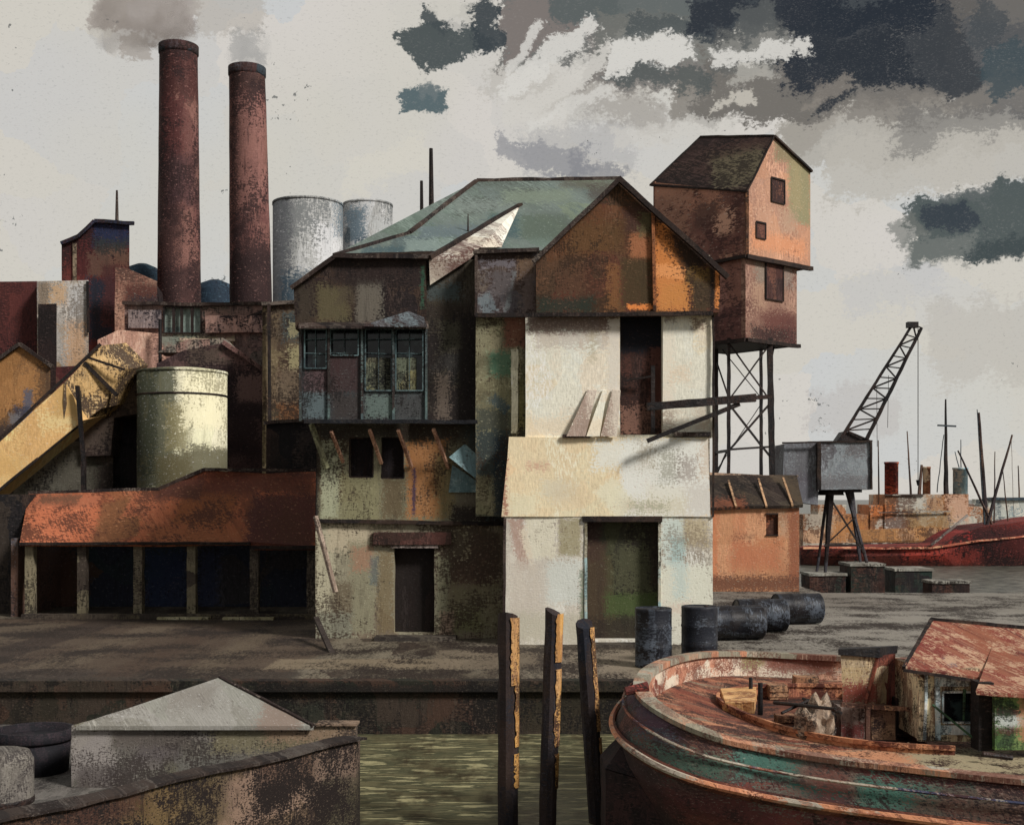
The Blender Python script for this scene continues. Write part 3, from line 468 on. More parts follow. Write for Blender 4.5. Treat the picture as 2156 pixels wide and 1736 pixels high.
md = paint('pink_grey_works', [(96, 80, 74), (76, 62, 60), (118, 92, 84), (60, 50, 50), (88, 80, 72)], 52, k=.55, und=(34, 28, 30), sc=1.1, pats=[P(430, 655, 560, 700, 52, (120, 90, 80), .7, 7), P(275, 655, 330, 710, 52, (78, 66, 64), .8, 6), P(330, 705, 470, 740, 52, (98, 92, 82), .7, 7), P(340, 700, 420, 725, 52, (96, 108, 98), .7, 6), P(380, 712, 490, 722, 52, (132, 124, 96), .8, 4)])
T = thing('boiler_house', 'pinkish grey boiler house with strip of teal windows below the chimneys', 'building', (at(410, 0, 52).x, 52, 0))
MB().wall(262, 568, 640, HV + F * H / 52, 52, 5, [(344, 424, 645, 702)]).build('walls', md, T)
roofline(T, [(258, 638), (425, 641), (570, 639)], 51.9, .14, trim)
pal_e = paint('pale_coping', [(170, 150, 128), (140, 118, 104)], 51, k=.7)
MB().beam(at(378, 714, 51.85), at(495, 716, 51.85), .1).build('coping', pal_e, T, rug=.02, cut=.5); MB().beam(at(432, 700, 51.85), at(560, 652, 51.85), .09).build('stair_rail', iron, T, rug=.02, cut=.5)
MB().rect(432, 552, 664, 700, 51.7, .25).build('pink_panel', paint('pink_panel_boards', [(150, 116, 104), (120, 92, 84), (96, 76, 72)], 52, k=.55, und=(40, 32, 34), scum=.9, sc=.6), T, rug=.03, cut=.7)
MB().rect(270, 336, 652, 690, 51.7, .25).build('grey_panel', paint('grey_panel_boards', [(104, 92, 90), (84, 76, 78)], 52, k=.55, und=(34, 30, 34), scum=.9, sc=.6), T, rug=.03, cut=.7)
MB().pprism([(330, 742), (392, 716), (470, 712), (500, 742)], 48.5, 1.2).build('lower_roof', paint('lower_roof_slate', [(112, 104, 88), (92, 86, 78), (124, 96, 86)], 50, k=.65, und=(44, 38, 36), scum=.8, sc=.7), T, rug=.03, cut=.7)
tp = paint('teal_pane', [(128, 144, 136), (112, 130, 124), (96, 112, 110)], 52, k=.8, und=(70, 78, 72), scum=0)
for u0, u1 in ((345, 364), (367, 381), (384, 403), (406, 423)):
    f_ = MB(); f_.beam(at(u0, 645, 51.95), at(u0, 702, 51.95), .06); f_.beam(at(u1, 645, 51.95), at(u1, 702, 51.95), .06); f_.beam(at(u0, 646, 51.94), at(u1, 646, 51.94), .06); f_.beam(at(u0, 701, 51.94), at(u1, 701, 51.94), .06)
    wo = f_.build('window', iron, T); MB().rect(u0, u1, 646, 701, 52.15, .05).build('pane', tp, wo)
pk = paint('pink_roof', [(196, 150, 126), (178, 134, 114), (160, 120, 104)], 50, k=.65, und=(84, 62, 56), scum=.4)
T = block('pink_roofed_house', 'small house with salmon pink roof behind the conveyor head', 'house', gp([(205, 715), (250, 694), (335, 702), (352, 765)], 50), 50, 3, pk)
base = paint('dark_chimney_base', [(30, 28, 34), (44, 32, 32), (24, 32, 42), (56, 40, 38)], 57, k=.82, und=(20, 18, 22), sc=1.2, pats=[P(190, 590, 245, 700, 57, (22, 34, 50), .9, 6), P(500, 640, 560, 660, 57, (90, 60, 54), .6, 6), P(590, 600, 640, 660, 57, (26, 50, 66), .7, 7)])
T = block('power_house', 'long dark blue-brown power house at the foot of the chimneys', 'building', gp([(262, 634), (330, 600), (336, 638), (655, 640)], 57), 57, 8, base)
dome_m = paint('dark_blue_tank', [(30, 48, 62), (24, 38, 52), (40, 62, 74)], 64, k=.7, und=(16, 20, 28))
for (u0, u1, vt, lab) in ((420, 486, 590, 'low dark blue dome-topped tank between the two brick chimneys'), (268, 332, 556, 'low dark blue dome-topped tank left of the taller chimney')):
    c_ = at((u0 + u1) / 2, 0, 66); r_ = (u1 - u0) / 2 / F * 66 * 1.15; zt = at(0, vt, 66).z
    tag(MB().lathe((c_.x, 66, 0), [(r_, 0), (r_, zt - .6), (r_ * .8, zt - .2), (r_ * .3, zt)], 28).build('storage_tank', dome_m, loc=(c_.x, 66, 0), smooth=True), lab, 'tank')

# chimneys
def chimney(ut, ub, wt, wb_, vt, Y, lab, pats):
    T = thing('chimney', lab, 'chimney', (at(ub, 0, Y).x, Y, 0), 'tall brick chimneys')
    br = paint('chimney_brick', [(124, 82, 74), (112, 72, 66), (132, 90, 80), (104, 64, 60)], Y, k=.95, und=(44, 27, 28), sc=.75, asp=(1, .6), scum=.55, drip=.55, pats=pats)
    zt = at(0, vt, Y).z; n = 36; prof = []; m = MB(); N = 26; v = []
    z0 = 0
    for i in range(N + 1):
        f = i / N; z = z0 + (zt - z0) * f
        v_ = HV - (z - H) * F / Y; g = max(0, (640 - v_) / (640 - vt)) if v_ < 640 else 0
        w = (wb_ + (wt - wb_) * g) / 2 / F * Y; cx = at(ub + (ut - ub) * g, 0, Y).x
        for j in range(n):
            a = 2 * math.pi * j / n; rr = w * (1 + .02 * noise.noise(Vector((math.cos(a) * 2, math.sin(a) * 2, z * .7))))
            v.append((cx + rr * math.cos(a), Y + rr * math.sin(a), z))
    m.add(v, [(k * n + j, k * n + (j + 1) % n, (k + 1) * n + (j + 1) % n, (k + 1) * n + j) for k in range(N) for j in range(n)])
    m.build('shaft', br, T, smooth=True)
    cx = at(ut, 0, Y).x; w = wt / 2 / F * Y
    MB().lathe((cx, Y, zt - .5), [(w * 1.0, 0), (w * 1.06, .1), (w * 1.06, .48), (w * .8, .52), (w * .78, .1)], 36).build('cap_ring', paint('sooty_cap', [(40, 30, 34), (64, 38, 36), (44, 54, 62)], Y, k=.9), T, smooth=True)
    return T
chimney(376, 377, 78, 90, 97, 60, 'taller brick chimney at left, its red-brown shaft rising highest', [P(325, 60, 372, 640, 58.8, (48, 28, 30), .85, 10), P(335, 100, 420, 200, 58.8, (72, 36, 34), .75, 7), P(335, 200, 385, 330, 58.8, (92, 44, 42), .6, 7), P(360, 320, 400, 420, 58.8, (66, 44, 48), .6, 8), P(330, 560, 425, 640, 58.8, (44, 28, 28), .75, 9)])  # first patch paints the shaded left side into the brick
chimney(520, 528, 74, 88, 143, 60, 'shorter brick chimney standing right beside the grey tanks', [P(478, 130, 508, 640, 58.8, (34, 25, 28), .85, 12), P(483, 140, 560, 180, 58.8, (48, 32, 30), .8, 6), P(500, 200, 555, 430, 58.8, (140, 94, 86), .55, 8), P(480, 530, 575, 640, 58.8, (38, 25, 26), .9, 9)])  # tall dark left patch is painted shade on the round shaft

# grey tanks
def tank(u0, u1, vt, Y, name, lab, mat, bands=(), grp=None, rise=.25):
    T = thing(name, lab, 'tank', (at((u0 + u1) / 2, 0, Y).x, Y, 0), grp)
    c_ = at((u0 + u1) / 2, 0, Y); r_ = (u1 - u0) / 2 / F * Y; zt = at(0, vt, Y - r_).z
    MB().lathe((c_.x, Y, 0), [(r_, 0), (r_, zt)], 48).build('shell', mat, T, smooth=True)
    MB().lathe((c_.x, Y, zt), [(r_ * 1.015, -.06), (r_ * 1.015, .03), (r_ * .6, rise), (r_ * .1, rise * 1.5)], 48).build('lid', mat, T, smooth=True)
    for vb in bands:
        zb = at(0, vb, Y - r_).z; MB().lathe((c_.x, Y, zb), [(r_ * 1.012, -.03), (r_ * 1.012, .03)], 48).build('hoop', iron, T, smooth=True)
    return T
gt = paint('grey_tank_paint', [(150, 150, 148), (168, 168, 168), (140, 140, 138)], 50, k=.85, und=(88, 92, 94), scum=.3, asp=(1.2, .4), sc=1.2, pats=[P(540, 400, 612, 640, 48.6, (40, 44, 56), .75, 9), P(665, 470, 712, 580, 48.6, (190, 190, 192), .7, 9), P(590, 575, 700, 680, 48.6, (36, 58, 72), .85, 8), P(715, 425, 765, 500, 50, (54, 78, 92), .85, 8), P(740, 475, 825, 520, 48.6, (44, 58, 68), .75, 8), P(770, 430, 822, 470, 48.6, (150, 152, 152), .8, 8)])  # dark left, pale right patches: shading of the cylinders painted in
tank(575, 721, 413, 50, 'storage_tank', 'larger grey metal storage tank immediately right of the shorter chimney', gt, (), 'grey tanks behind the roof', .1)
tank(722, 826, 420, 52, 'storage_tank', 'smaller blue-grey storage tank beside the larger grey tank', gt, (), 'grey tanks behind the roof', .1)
ct = paint('cream_tank_paint', [(204, 200, 166), (192, 186, 150), (214, 208, 178)], 42, k=.85, und=(98, 90, 62), scum=.12, sc=1.2, asp=(1, .5), pats=[
    P(265, 760, 372, 1030, 40.6, (52, 54, 38), .9, 5), P(270, 780, 330, 1000, 40.6, (44, 48, 34), .8, 6), P(350, 850, 395, 950, 40.6, (112, 104, 70), .85, 7), P(360, 945, 480, 1035, 40.6, (92, 88, 66), .95, 4, 8), P(400, 935, 440, 960, 40.6, (96, 92, 70), .9, 4), P(330, 960, 400, 1030, 40.6, (84, 76, 48), .8, 7), P(385, 790, 470, 900, 40.6, (214, 206, 170), .8, 6)])  # dark left and pale right patches put the tank's shading into its colour
tank(292, 476, 775, 42, 'cream_tank', 'olive and cream banded round tank with left shade painted in, behind the orange roof', ct, (826,), None, .12)

# left houses
rh = paint('red_blue_house', [(86, 34, 32), (74, 30, 30), (98, 44, 38)], 58, k=.9, und=(36, 22, 24), sc=1.2, pats=[P(196, 466, 275, 520, 58, (26, 40, 70), .95, 5), P(200, 505, 268, 545, 58, (46, 50, 46), .8, 6), P(185, 535, 240, 585, 58, (94, 68, 56), .8, 6), P(235, 530, 275, 560, 58, (104, 74, 58), .7, 6), P(185, 585, 240, 720, 58, (24, 34, 48), .95, 5), P(215, 560, 245, 690, 58, (70, 34, 34), .8, 5)])
T = block('red_brick_house', 'red-brown house with deep blue slanted top and thin mast', 'house', gp([(130, 512), (165, 498), (200, 466), (272, 471)], 58), 58, 6, rh)
roofline(T, [(128, 513), (165, 498), (200, 465), (282, 471)], 57.9, .16, paint('navy_edge', [(30, 36, 56), (56, 30, 32)], 58))
MB().tube(at(246, 470, 58.5), at(246, 401, 58.5), .09, .05).build('mast', trim, T)
MB().rect(153, 160, 512, 590, 57.9, .1).build('downpipe', paint('tan_pipe', [(124, 108, 88), (90, 76, 60)], 58), T)
pw = paint('peach_wing', [(178, 134, 112), (160, 118, 98), (140, 96, 80)], 57, k=.95, und=(84, 60, 52), pats=[P(262, 600, 335, 640, 56.6, (84, 44, 38), .85, 5), P(275, 625, 335, 660, 56.6, (40, 38, 48), .8, 6)])
block('peach_wing', 'salmon pink low house with sloping top touching the taller chimney', 'house', gp([(242, 562), (270, 566), (331, 592)], 56.6), 56.6, .3, pw)
wh = paint('white_ochre_house', [(186, 180, 172), (170, 164, 158), (196, 190, 182), (178, 150, 116)], 54, k=.9, und=(110, 98, 86), scum=.25, pats=[P(80, 595, 105, 660, 54, (130, 112, 92), .9, 5), P(108, 600, 140, 640, 54, (196, 156, 110), .8, 6), P(140, 680, 180, 780, 54, (196, 152, 108), .8, 8), P(150, 600, 180, 660, 54, (190, 188, 186), .9, 7)])
T = block('white_house', 'whitewashed narrow house with ochre stains near the left edge', 'house', gp([(78, 592), (186, 590)], 54), 54, 4, wh)
MB().beam(at(184, 592, 53.9), at(186, 700, 53.9), .09).build('downpipe', iron, T)
dm = paint('maroon_brick', [(78, 36, 34), (68, 32, 32), (88, 42, 38), (58, 30, 30)], 55, k=.85, und=(38, 22, 24), sc=1.3)
block('maroon_block', 'flat-topped maroon brick building at the left edge', 'building', gp([(-140, 594), (78, 592)], 55), 55, 6, dm)
block('soot_tower', 'narrow soot black tower standing before the white house', 'tower', gp([(80, 640), (119, 639)], 52.5), 52.5, 1.2, paint('soot', [(44, 30, 28), (34, 26, 26), (54, 36, 32)], 52, k=.85, und=(24, 18, 18)))
block('maroon_infill', 'dark red low wall between the soot tower and conveyor head', 'wall', gp([(118, 772), (262, 765)], 48.5), 48.5, 1, paint('maroon_dark', [(74, 34, 34), (50, 30, 30), (88, 56, 48)], 48, k=.8, und=(34, 24, 24)))
oc = paint('ochre_gable_brick', [(150, 104, 56), (136, 94, 52), (162, 114, 64), (120, 86, 54)], 46, k=.85, und=(60, 44, 34), sc=1.1, scum=.4, pats=[P(50, 820, 68, 880, 46, (84, 88, 104), .9, 3), P(30, 855, 62, 900, 46, (62, 64, 80), .9, 4), P(80, 770, 112, 850, 46, (78, 58, 44), .8, 7), P(-20, 890, 112, 980, 46, (54, 46, 46), .9, 8), P(20, 870, 40, 890, 46, (110, 108, 112), .8, 3)])
T = block('ochre_gable_house', 'ochre gabled house at the left edge above the yellow conveyor', 'house', gp([(-60, 798), (42, 725), (106, 768)], 46), 46, 5, oc)
roofline(T, [(-60, 797), (42, 724), (110, 772)], 45.9, .13, trim)
# bunker below the conveyor, hopper
bk_m = paint('olive_grey_bunker', [(70, 66, 56), (56, 50, 44), (82, 80, 70), (44, 38, 34)], 40, k=.82, und=(26, 22, 20), sc=1.3, pats=[P(10, 950, 130, 1030, 40, (86, 82, 72), .7, 9), P(150, 890, 230, 970, 40, (78, 62, 52), .8, 7), P(150, 975, 230, 1035, 40, (44, 34, 30), .9, 7)])
T = block('coal_bunker', 'grey-brown sloping coal bunker beneath the yellow conveyor', 'bunker', gp([(-140, 1090), (0, 1022), (172, 890), (238, 872)], 42.5), 42.5, 3, bk_m)
blk = paint('black_hopper_steel', [(26, 22, 24), (34, 28, 28), (20, 18, 20)], 41, k=.8, und=(52, 44, 40), scum=.15)
T = block('hopper_tower', 'black hopper tower squeezed between bunker and cream tank', 'tower', gp([(236, 868), (262, 855), (296, 862)], 43.2), 43.2, 1.6, blk)
hp = paint('brown_hopper', [(64, 50, 42), (50, 38, 34), (84, 68, 56), (40, 32, 30)], 42, k=.75, und=(26, 20, 20), pats=[P(240, 760, 290, 850, 42, (90, 72, 54), .6, 7), P(165, 870, 225, 940, 42, (78, 66, 58), .8, 7)])
T = thing('hopper', 'brown funnel hopper hanging under the conveyor head', 'hopper', (at(220, 0, 42.2).x, 42.2, 0))
MB().pprism([(178, 960), (232, 958), (240, 880), (292, 870), (292, 800), (262, 770), (215, 830), (170, 880)], 42.2, 1.4).build('funnel', hp, T, rug=.02, cut=.8)
for u in (182, 228): MB().beam(at(u, 955, 42.9), Vector((at(u, 0, 42.9).x, 42.9, 0)), .16).build('leg', iron, T)
# conveyor
yel = paint('yellow_conveyor_cladding', [(222, 182, 116), (214, 172, 106), (226, 190, 130), (206, 162, 100)], 41, k=.8, und=(140, 104, 62), scum=-.2, sc=1.3, drip=0, pats=[P(0, 960, 60, 1000, 40.6, (190, 148, 84), .6, 9), P(100, 870, 160, 900, 40.6, (230, 196, 136), .7, 8), P(140, 740, 250, 880, 41.4, (188, 150, 88), .9, 6), P(170, 735, 230, 775, 41.4, (150, 124, 76), .7, 7)])
T = thing('conveyor', 'yellow enclosed conveyor gallery climbing from the left edge', 'conveyor', (at(170, 0, 41).x, 41, 0))
yh = paint('conveyor_head_boards', [(192, 154, 96), (170, 136, 84), (140, 112, 74), (200, 164, 110)], 41, k=.85, und=(74, 58, 44), scum=.8, sc=.8)
m = MB(); m.prism([at(-110, 1118, 40), at(-110, 1030, 40), at(138, 804, 40.4), at(176, 884, 40.4)], Vector((.3, 1.3, .25))); m.build('gallery', yel, T, rug=.02, cut=1)
m = MB(); m.prism([at(134, 880, 40.35), at(133, 806, 40.35), at(212, 727, 41), at(263, 777, 41), at(216, 858, 40.8), at(172, 892, 40.6)], Vector((.3, 1.6, .3))); m.build('head_house', yh, T, rug=.05, cut=.6)
m = MB(); m.beam(at(-110, 1026, 39.9), at(212, 724, 40.8), .09); m.build('top_rail', dark_wood, T, rug=.02, cut=.6)
m = MB(); m.beam(at(-110, 1120, 39.9), at(172, 890, 40.5), .08); m.build('bottom_rail', dark_wood, T, rug=.02, cut=.6)
m = MB(); m.beam(at(178, 764, 40.7), at(246, 832, 40.8), .12); m.beam(at(184, 752, 40.6), at(262, 778, 40.6), .08); m.build('brace', dark_wood, T)
m = MB(); m.beam(at(163, 812, 40.2), at(176, 968, 40.2), .12); m.beam(at(176, 968, 40.2), Vector((at(176, 0, 40.2).x, 40.2, 0)), .14); m.build('support_post', iron, T)
tag(MB().tube(at(337, 768, 49.5) * 1, at(337, 672, 49.5), .07).build('vent_pipe', iron, loc=at(337, 768, 49.5)), 'thin dark vent pipe rising beside the salmon pink roof', 'pipe')
# masts behind the main roof
for (u, vt, w_, lab) in ((907, 313, .075, 'tall dark mast rising behind the teal roof'), (887, 381, .06, 'short dark mast just left of the tall one behind the roof')):
    m = MB(); x = at(u, 0, 40).x; m.tube((x, 40, 0), (x + .02, 40, at(0, vt, 40).z * .8), w_ * 1.6, w_ * 1.3, 8); m.tube((x + .02, 40, at(0, vt, 40).z * .8), (x, 40, at(0, vt, 40).z), w_ * 1.3, w_ * .8, 8)
    tag(m.build('mast', dark_wood, loc=(x, 40, 0)), lab, 'mast', 'masts behind the roof')

# ================================================================= HOIST TOWER
T = thing('hoist_tower', 'tall orange-brown hoist tower on black steel stilts behind the warehouse', 'tower', (9, 48, 0))
cL, sL = math.cos(R(50)), math.sin(R(50)); c0 = Vector((8.71, 46, 0))
def tw(s_, t_, z): return Vector((c0.x - cL * s_ + sL * t_, c0.y + sL * s_ + cL * t_, z))
Ys = {}
def tz(s_, t_, v):
    p = tw(s_, t_, 0); return tw(s_, t_, H + (HV - v) * p.y / F)
hl, wl_ = 4.72, 3.9
tm = paint('tower_side_boards', [(122, 84, 66), (104, 68, 56), (136, 96, 74), (84, 54, 46)], 47, k=.36, und=(50, 30, 28), sc=1.1, asp=(1.3, .6), scum=.55, pats=[P(1380, 395, 1450, 500, 48, (112, 80, 64), .7, 7), P(1470, 420, 1515, 470, 47, (56, 38, 34), .8, 6), P(1520, 400, 1560, 500, 47, (74, 46, 40), .8, 6), P(1510, 450, 1535, 500, 47, (150, 112, 92), .8, 6), P(1500, 500, 1560, 535, 47, (70, 40, 36), .8, 6)])
tf = paint('tower_front_plaster', [(202, 148, 114), (190, 138, 108), (206, 152, 120), (182, 136, 112)], 47, k=1.0, und=(110, 62, 50), scum=-.05, sc=1.3, drip=.05, pats=[P(1655, 325, 1712, 470, 48, (142, 138, 102), .95, 4), P(1620, 310, 1680, 350, 48, (136, 124, 92), .9, 5), P(1640, 440, 1680, 490, 47.5, (184, 148, 122), .8, 7), P(1580, 440, 1630, 490, 47, (200, 150, 120), .7, 7), P(1570, 500, 1705, 535, 47.5, (218, 144, 98), .8, 6), P(1660, 330, 1690, 440, 48, (170, 150, 108), .5, 9)])
tl = paint('tower_lower_front', [(150, 112, 94), (138, 100, 84), (162, 124, 104)], 47, k=.98, und=(90, 52, 48), scum=.2, sc=1.2, pats=[P(1585, 555, 1620, 600, 47, (134, 122, 108), .8, 6), P(1655, 545, 1680, 600, 47, (124, 114, 106), .7, 6), P(1600, 655, 1685, 720, 47.5, (96, 52, 46), .9, 8), P(1575, 690, 1690, 722, 47, (52, 32, 30), .9, 6), P(1580, 600, 1610, 650, 47, (174, 138, 112), .7, 7)])
# upper house: side wall, front wall
bz = 540
A = tz(0, 0, bz); B = tz(hl, 0, 528); Cq = tz(0, wl_, 540)
Bz0 = tw(hl, 0, A.z)
e0, eL, eR = tz(0, 0, 402), tz(hl, 0, 384), tz(0, wl_, 362)
ap = tz(0, wl_ * .40, 290); apL = tz(3.45, wl_ * .36, 288)
m = MB(); th = Vector((cL * .15, sL * .15, 0))
m.add([A, Bz0, eL, e0, tw(0, .15, A.z), tw(hl, .15, A.z), Vector(eL) + Vector((sL, cL, 0)) * .15, Vector(e0) + Vector((sL, cL, 0)) * .15], [(0, 1, 2, 3), (7, 6, 5, 4), (0, 4, 5, 1), (1, 5, 6, 2), (2, 6, 7, 3), (3, 7, 4, 0)])
m.build('side_wall', tm, T)
m = MB(); ring = [tw(-.02, -.0, A.z), tw(-.02, wl_, A.z), tw(-.02, wl_, eR.z), tw(-.02, wl_ * .40, ap.z), tw(-.02, 0, e0.z)]
m.prism(ring, Vector((-cL * .2, sL * .2, 0))); m.build('front_wall', tf, T)
m = MB(); bb = [tw(hl, 0, A.z), tw(hl, wl_, A.z), tw(hl, wl_, eR.z), tw(hl, 0, eL.z)]
m.prism(bb, Vector((cL * .1, -sL * .1, 0))); fr_ = [tw(.2, wl_, A.z), tw(hl, wl_, A.z), tw(hl, wl_, eR.z), tw(.2, wl_, eR.z)]; m.prism(fr_, Vector((-sL * .1, -cL * .1, 0))); m.box(0, 0, 0, 0, 0, 0)
m.add([tw(0.05, .05, A.z + .02), tw(0.05, wl_, A.z + .02), tw(hl, wl_, A.z + .02), tw(hl, .05, A.z + .02)], [(0, 1, 2, 3)]); m.build('rear_walls', tm, T)
rf = paint('tower_roof_tar', [(50, 34, 31), (42, 29, 28), (60, 42, 36)], 48, k=.8, und=(30, 22, 20), sc=1.2, pats=[P(1500, 318, 1592, 410, 48, (100, 92, 70), .85, 6), P(1490, 300, 1600, 330, 48, (66, 46, 40), .7, 6)])
m = MB(); oh = .05
e0o, eLo = tw(-.1, -oh, e0.z - .04), tw(hl + .15, -oh, eL.z - .1); apo = tw(-.1, wl_ * .40, ap.z + .05)
eRo, eRb = tw(-.1, wl_ + .02, eR.z - .0), tw(hl + .05, wl_ + .02, eR.z - .0)
m.add([e0o, eLo, apL, apo, eRo, eRb], [(0, 3, 2, 1), (3, 4, 5, 2), (1, 2, 5)])
m.build('roof', rf, T).modifiers.new('thickness', 'SOLIDIFY').thickness = .05
m = MB(); m.beam(apo, eRo, .08); m.beam(apo, e0o, .05); m.beam(apo, apL, .08); m.beam(apL, eLo, .07); m.beam(e0o, eLo, .06); m.build('roof_trim', dark_wood, T, rug=.02, cut=.5)
# lower house
z1, z0 = A.z, H + (HV - 716) * 46.2 / F
m = MB(); m.prism([tw(.12, .12, z0), tw(3.6, .12, z0), tw(3.6, .12, z1), tw(.12, .12, z1)], Vector((sL * .15, cL * .15, 0))); m.build('lower_side_wall', paint('tower_lower_side', [(88, 56, 48), (72, 44, 40), (98, 64, 54)], 47, k=.4, und=(40, 26, 26), asp=(1.3, .5)), T)
m = MB(); m.prism([tw(.1, .1, z0), tw(.1, 3.2, z0), tw(.1, 3.2, z1), tw(.1, .1, z1)], Vector((-cL * .2, sL * .2, 0))); m.build('lower_front_wall', tl, T)
m = MB(); m.add([tw(.1, .1, z0 + .02), tw(.1, 3.2, z0 + .02), tw(3.6, 3.2, z0 + .02), tw(3.6, .1, z0 + .02)], [(0, 1, 2, 3)]); m.prism([tw(3.6, .1, z0), tw(3.6, 3.2, z0), tw(3.6, 3.2, z1), tw(3.6, .1, z1)], Vector((cL * .1, -sL * .1, 0))); m.prism([tw(.3, 3.2, z0), tw(3.6, 3.2, z0), tw(3.6, 3.2, z1), tw(.3, 3.2, z1)], Vector((-sL * .1, -cL * .1, 0))); m.build('floor', iron, T)
for p_, q_, w_ in ((tw(-.05, -.05, A.z), tw(-.05, wl_ + .05, A.z), .16), (tw(-.05, -.05, A.z), tw(hl, -.05, A.z), .12), (tw(.02, .05, z0), tw(.02, 3.25, z0), .14), (tw(.05, .02, z0), tw(3.6, .02, z0), .14)):
    MB().beam(p_, q_, w_).build('floor_beam', dark_wood, T, rug=.02, cut=.5)
m = MB(); m.beam(tw(-.04, .02, A.z), tw(-.04, .02, e0.z), .12); m.build('corner_board', paint('ochre_post', [(110, 70, 40), (66, 42, 34)], 47, k=.8), T, rug=.02, cut=.5)
wdm = paint('tower_window', [(70, 40, 34), (52, 32, 30)], 47, k=.95, und=(130, 84, 66), scum=.3)
def twin(t0, t1, v0, v1, s_=-.05):
    za, zb = H + (HV - v1) * 47 / F, H + (HV - v0) * 47 / F
    f_ = MB(); f_.beam(tw(s_, t0, za), tw(s_, t0, zb), .05); f_.beam(tw(s_, t1, za), tw(s_, t1, zb), .05); f_.beam(tw(s_, t0, zb), tw(s_, t1, zb), .06); f_.beam(tw(s_, t0, za), tw(s_, t1, za), .04)
    wo = f_.build('window', dark_wood, T); MB().prism([tw(s_ + .01, t0, za), tw(s_ + .01, t1, za), tw(s_ + .01, t1, zb), tw(s_ + .01, t0, zb)], Vector((-cL * .02, sL * .02, 0))).build('pane', wdm, wo)
twin(1.45, 2.25, 375, 425); twin(.55, 1.1, 475, 508); twin(1.25, 2.3, 552, 630, .05)
# stilts
L = {'a': (8.2, 46.75), 'b': (9.82, 47.1), 'c': (8.15, 49.3), 'd': (10.0, 49.6)}
def lp(k_, v): return Vector((L[k_][0], L[k_][1], H + (HV - v) * L[k_][1] / F))
for k_, w_ in (('a', .12), ('b', .2), ('c', .14), ('d', .12)):
    MB().beam(Vector((L[k_][0] + (.18 if k_ == 'b' else 0), L[k_][1], 0)), lp(k_, 712), w_).build('leg', iron, T, rug=.02, cut=.4)
def brace(k1, v1, k2, v2, w_=.07): MB().beam(lp(k1, v1) + Vector((0, -.03, 0)), lp(k2, v2) + Vector((0, -.03, 0)), w_).build('brace', iron, T, rug=.01, cut=.5)
brace('a', 722, 'b', 842, .05); brace('b', 725, 'a', 842, .05); brace('a', 850, 'b', 960, .07); brace('b', 850, 'a', 948, .07)
brace('a', 946, 'b', 940, .08); brace('a', 842, 'b', 838, .06); brace('c', 760, 'a', 838, .05); brace('c', 952, 'a', 948, .1); brace('c', 720, 'd', 838, .03); brace('c', 1000, 'a', 940, .05); brace('d', 850, 'c', 990, .03)
MB().beam(tw(1.0, 2.9, z0), Vector((L['b'][0], L['b'][1], z0 - .9)), .08).build('knee_brace', iron, T)

# ================================================================= PEACH SHED
Y = 44.0
T = thing('peach_shed', 'small peach-orange shed with dark lean roof under the hoist tower', 'shed', (at(1588, 0, Y).x, Y, 0))
pe = paint('peach_plaster', [(212, 152, 106), (204, 144, 100), (220, 160, 116), (196, 134, 92)], 44, k=.95, und=(156, 100, 70), scum=.1, sc=1.1, drip=.1, pats=[
    P(1497, 1068, 1510, 1230, Y, (206, 122, 76), .8, 4), P(1620, 1072, 1650, 1110, Y, (178, 138, 100), .8, 5), P(1545, 1080, 1570, 1180, Y, (206, 128, 84), .6, 7), P(1540, 1140, 1640, 1200, Y, (192, 112, 74), .7, 9), P(1640, 1070, 1660, 1130, Y, (188, 150, 120), .7, 6), P(1660, 1068, 1685, 1230, Y, (150, 88, 60), .9, 4), P(1497, 1212, 1690, 1245, Y, (110, 68, 50), .9, 6), P(1548, 1125, 1590, 1132, Y, (74, 54, 44), .5, 7), P(1590, 1130, 1650, 1150, Y, (200, 128, 84), .7, 5)])
MB().wall(1497, 1682, 1064, HV + F * H / Y - .5, Y, 2.4, [(1612, 1638, 1080, 1128)]).build('walls', pe, T)
wo = MB().beam(at(1612, 1081, Y - .02), at(1638, 1081, Y - .02), .06).beam(at(1612, 1126, Y - .02), at(1638, 1126, Y - .02), .05).build('window', dark_wood, T); MB().rect(1610, 1640, 1078, 1130, Y + .12, .05).build('shutter', paint('rust_shutter', [(96, 54, 36), (70, 42, 30), (150, 90, 60)], 44), wo)
dr_ = paint('dark_lean_roof', [(56, 48, 38), (44, 36, 30), (66, 54, 40), (40, 30, 26)], 44, k=.75, und=(24, 20, 18), pats=[P(1500, 1050, 1570, 1070, Y, (120, 66, 40), .7, 5)])
m = MB(); m.prism([at(1494, 1068, Y - .15), at(1690, 1062, Y - .15), at(1677, 1000, Y + 2.4), at(1492, 998, Y + 2.4)], Vector((0, .03, -.1))); m.build('roof', dr_, T, rug=.02, cut=.8)
m = MB(); m.beam(at(1492, 997, Y + 2.4), at(1600, 1001, Y + 2.4), .1); m.beam(at(1600, 1001, Y + 2.4), at(1680, 1002, Y + 2.4), .07); m.build('ridge', paint('pale_ridge', [(190, 156, 130), (110, 90, 76)], 44), T, rug=.02, cut=.5)
for a_, b_ in (((1533, 1012), (1549, 1066)), ((1596, 1008), (1613, 1066)), ((1648, 1006), (1668, 1064))):
    m = MB(); m.beam(at(a_[0], a_[1], Y + 1.6), at(b_[0], b_[1], Y - .2), .07); m.build('batten', paint('batten_wood', [(192, 150, 110), (160, 124, 90)], 44), T)

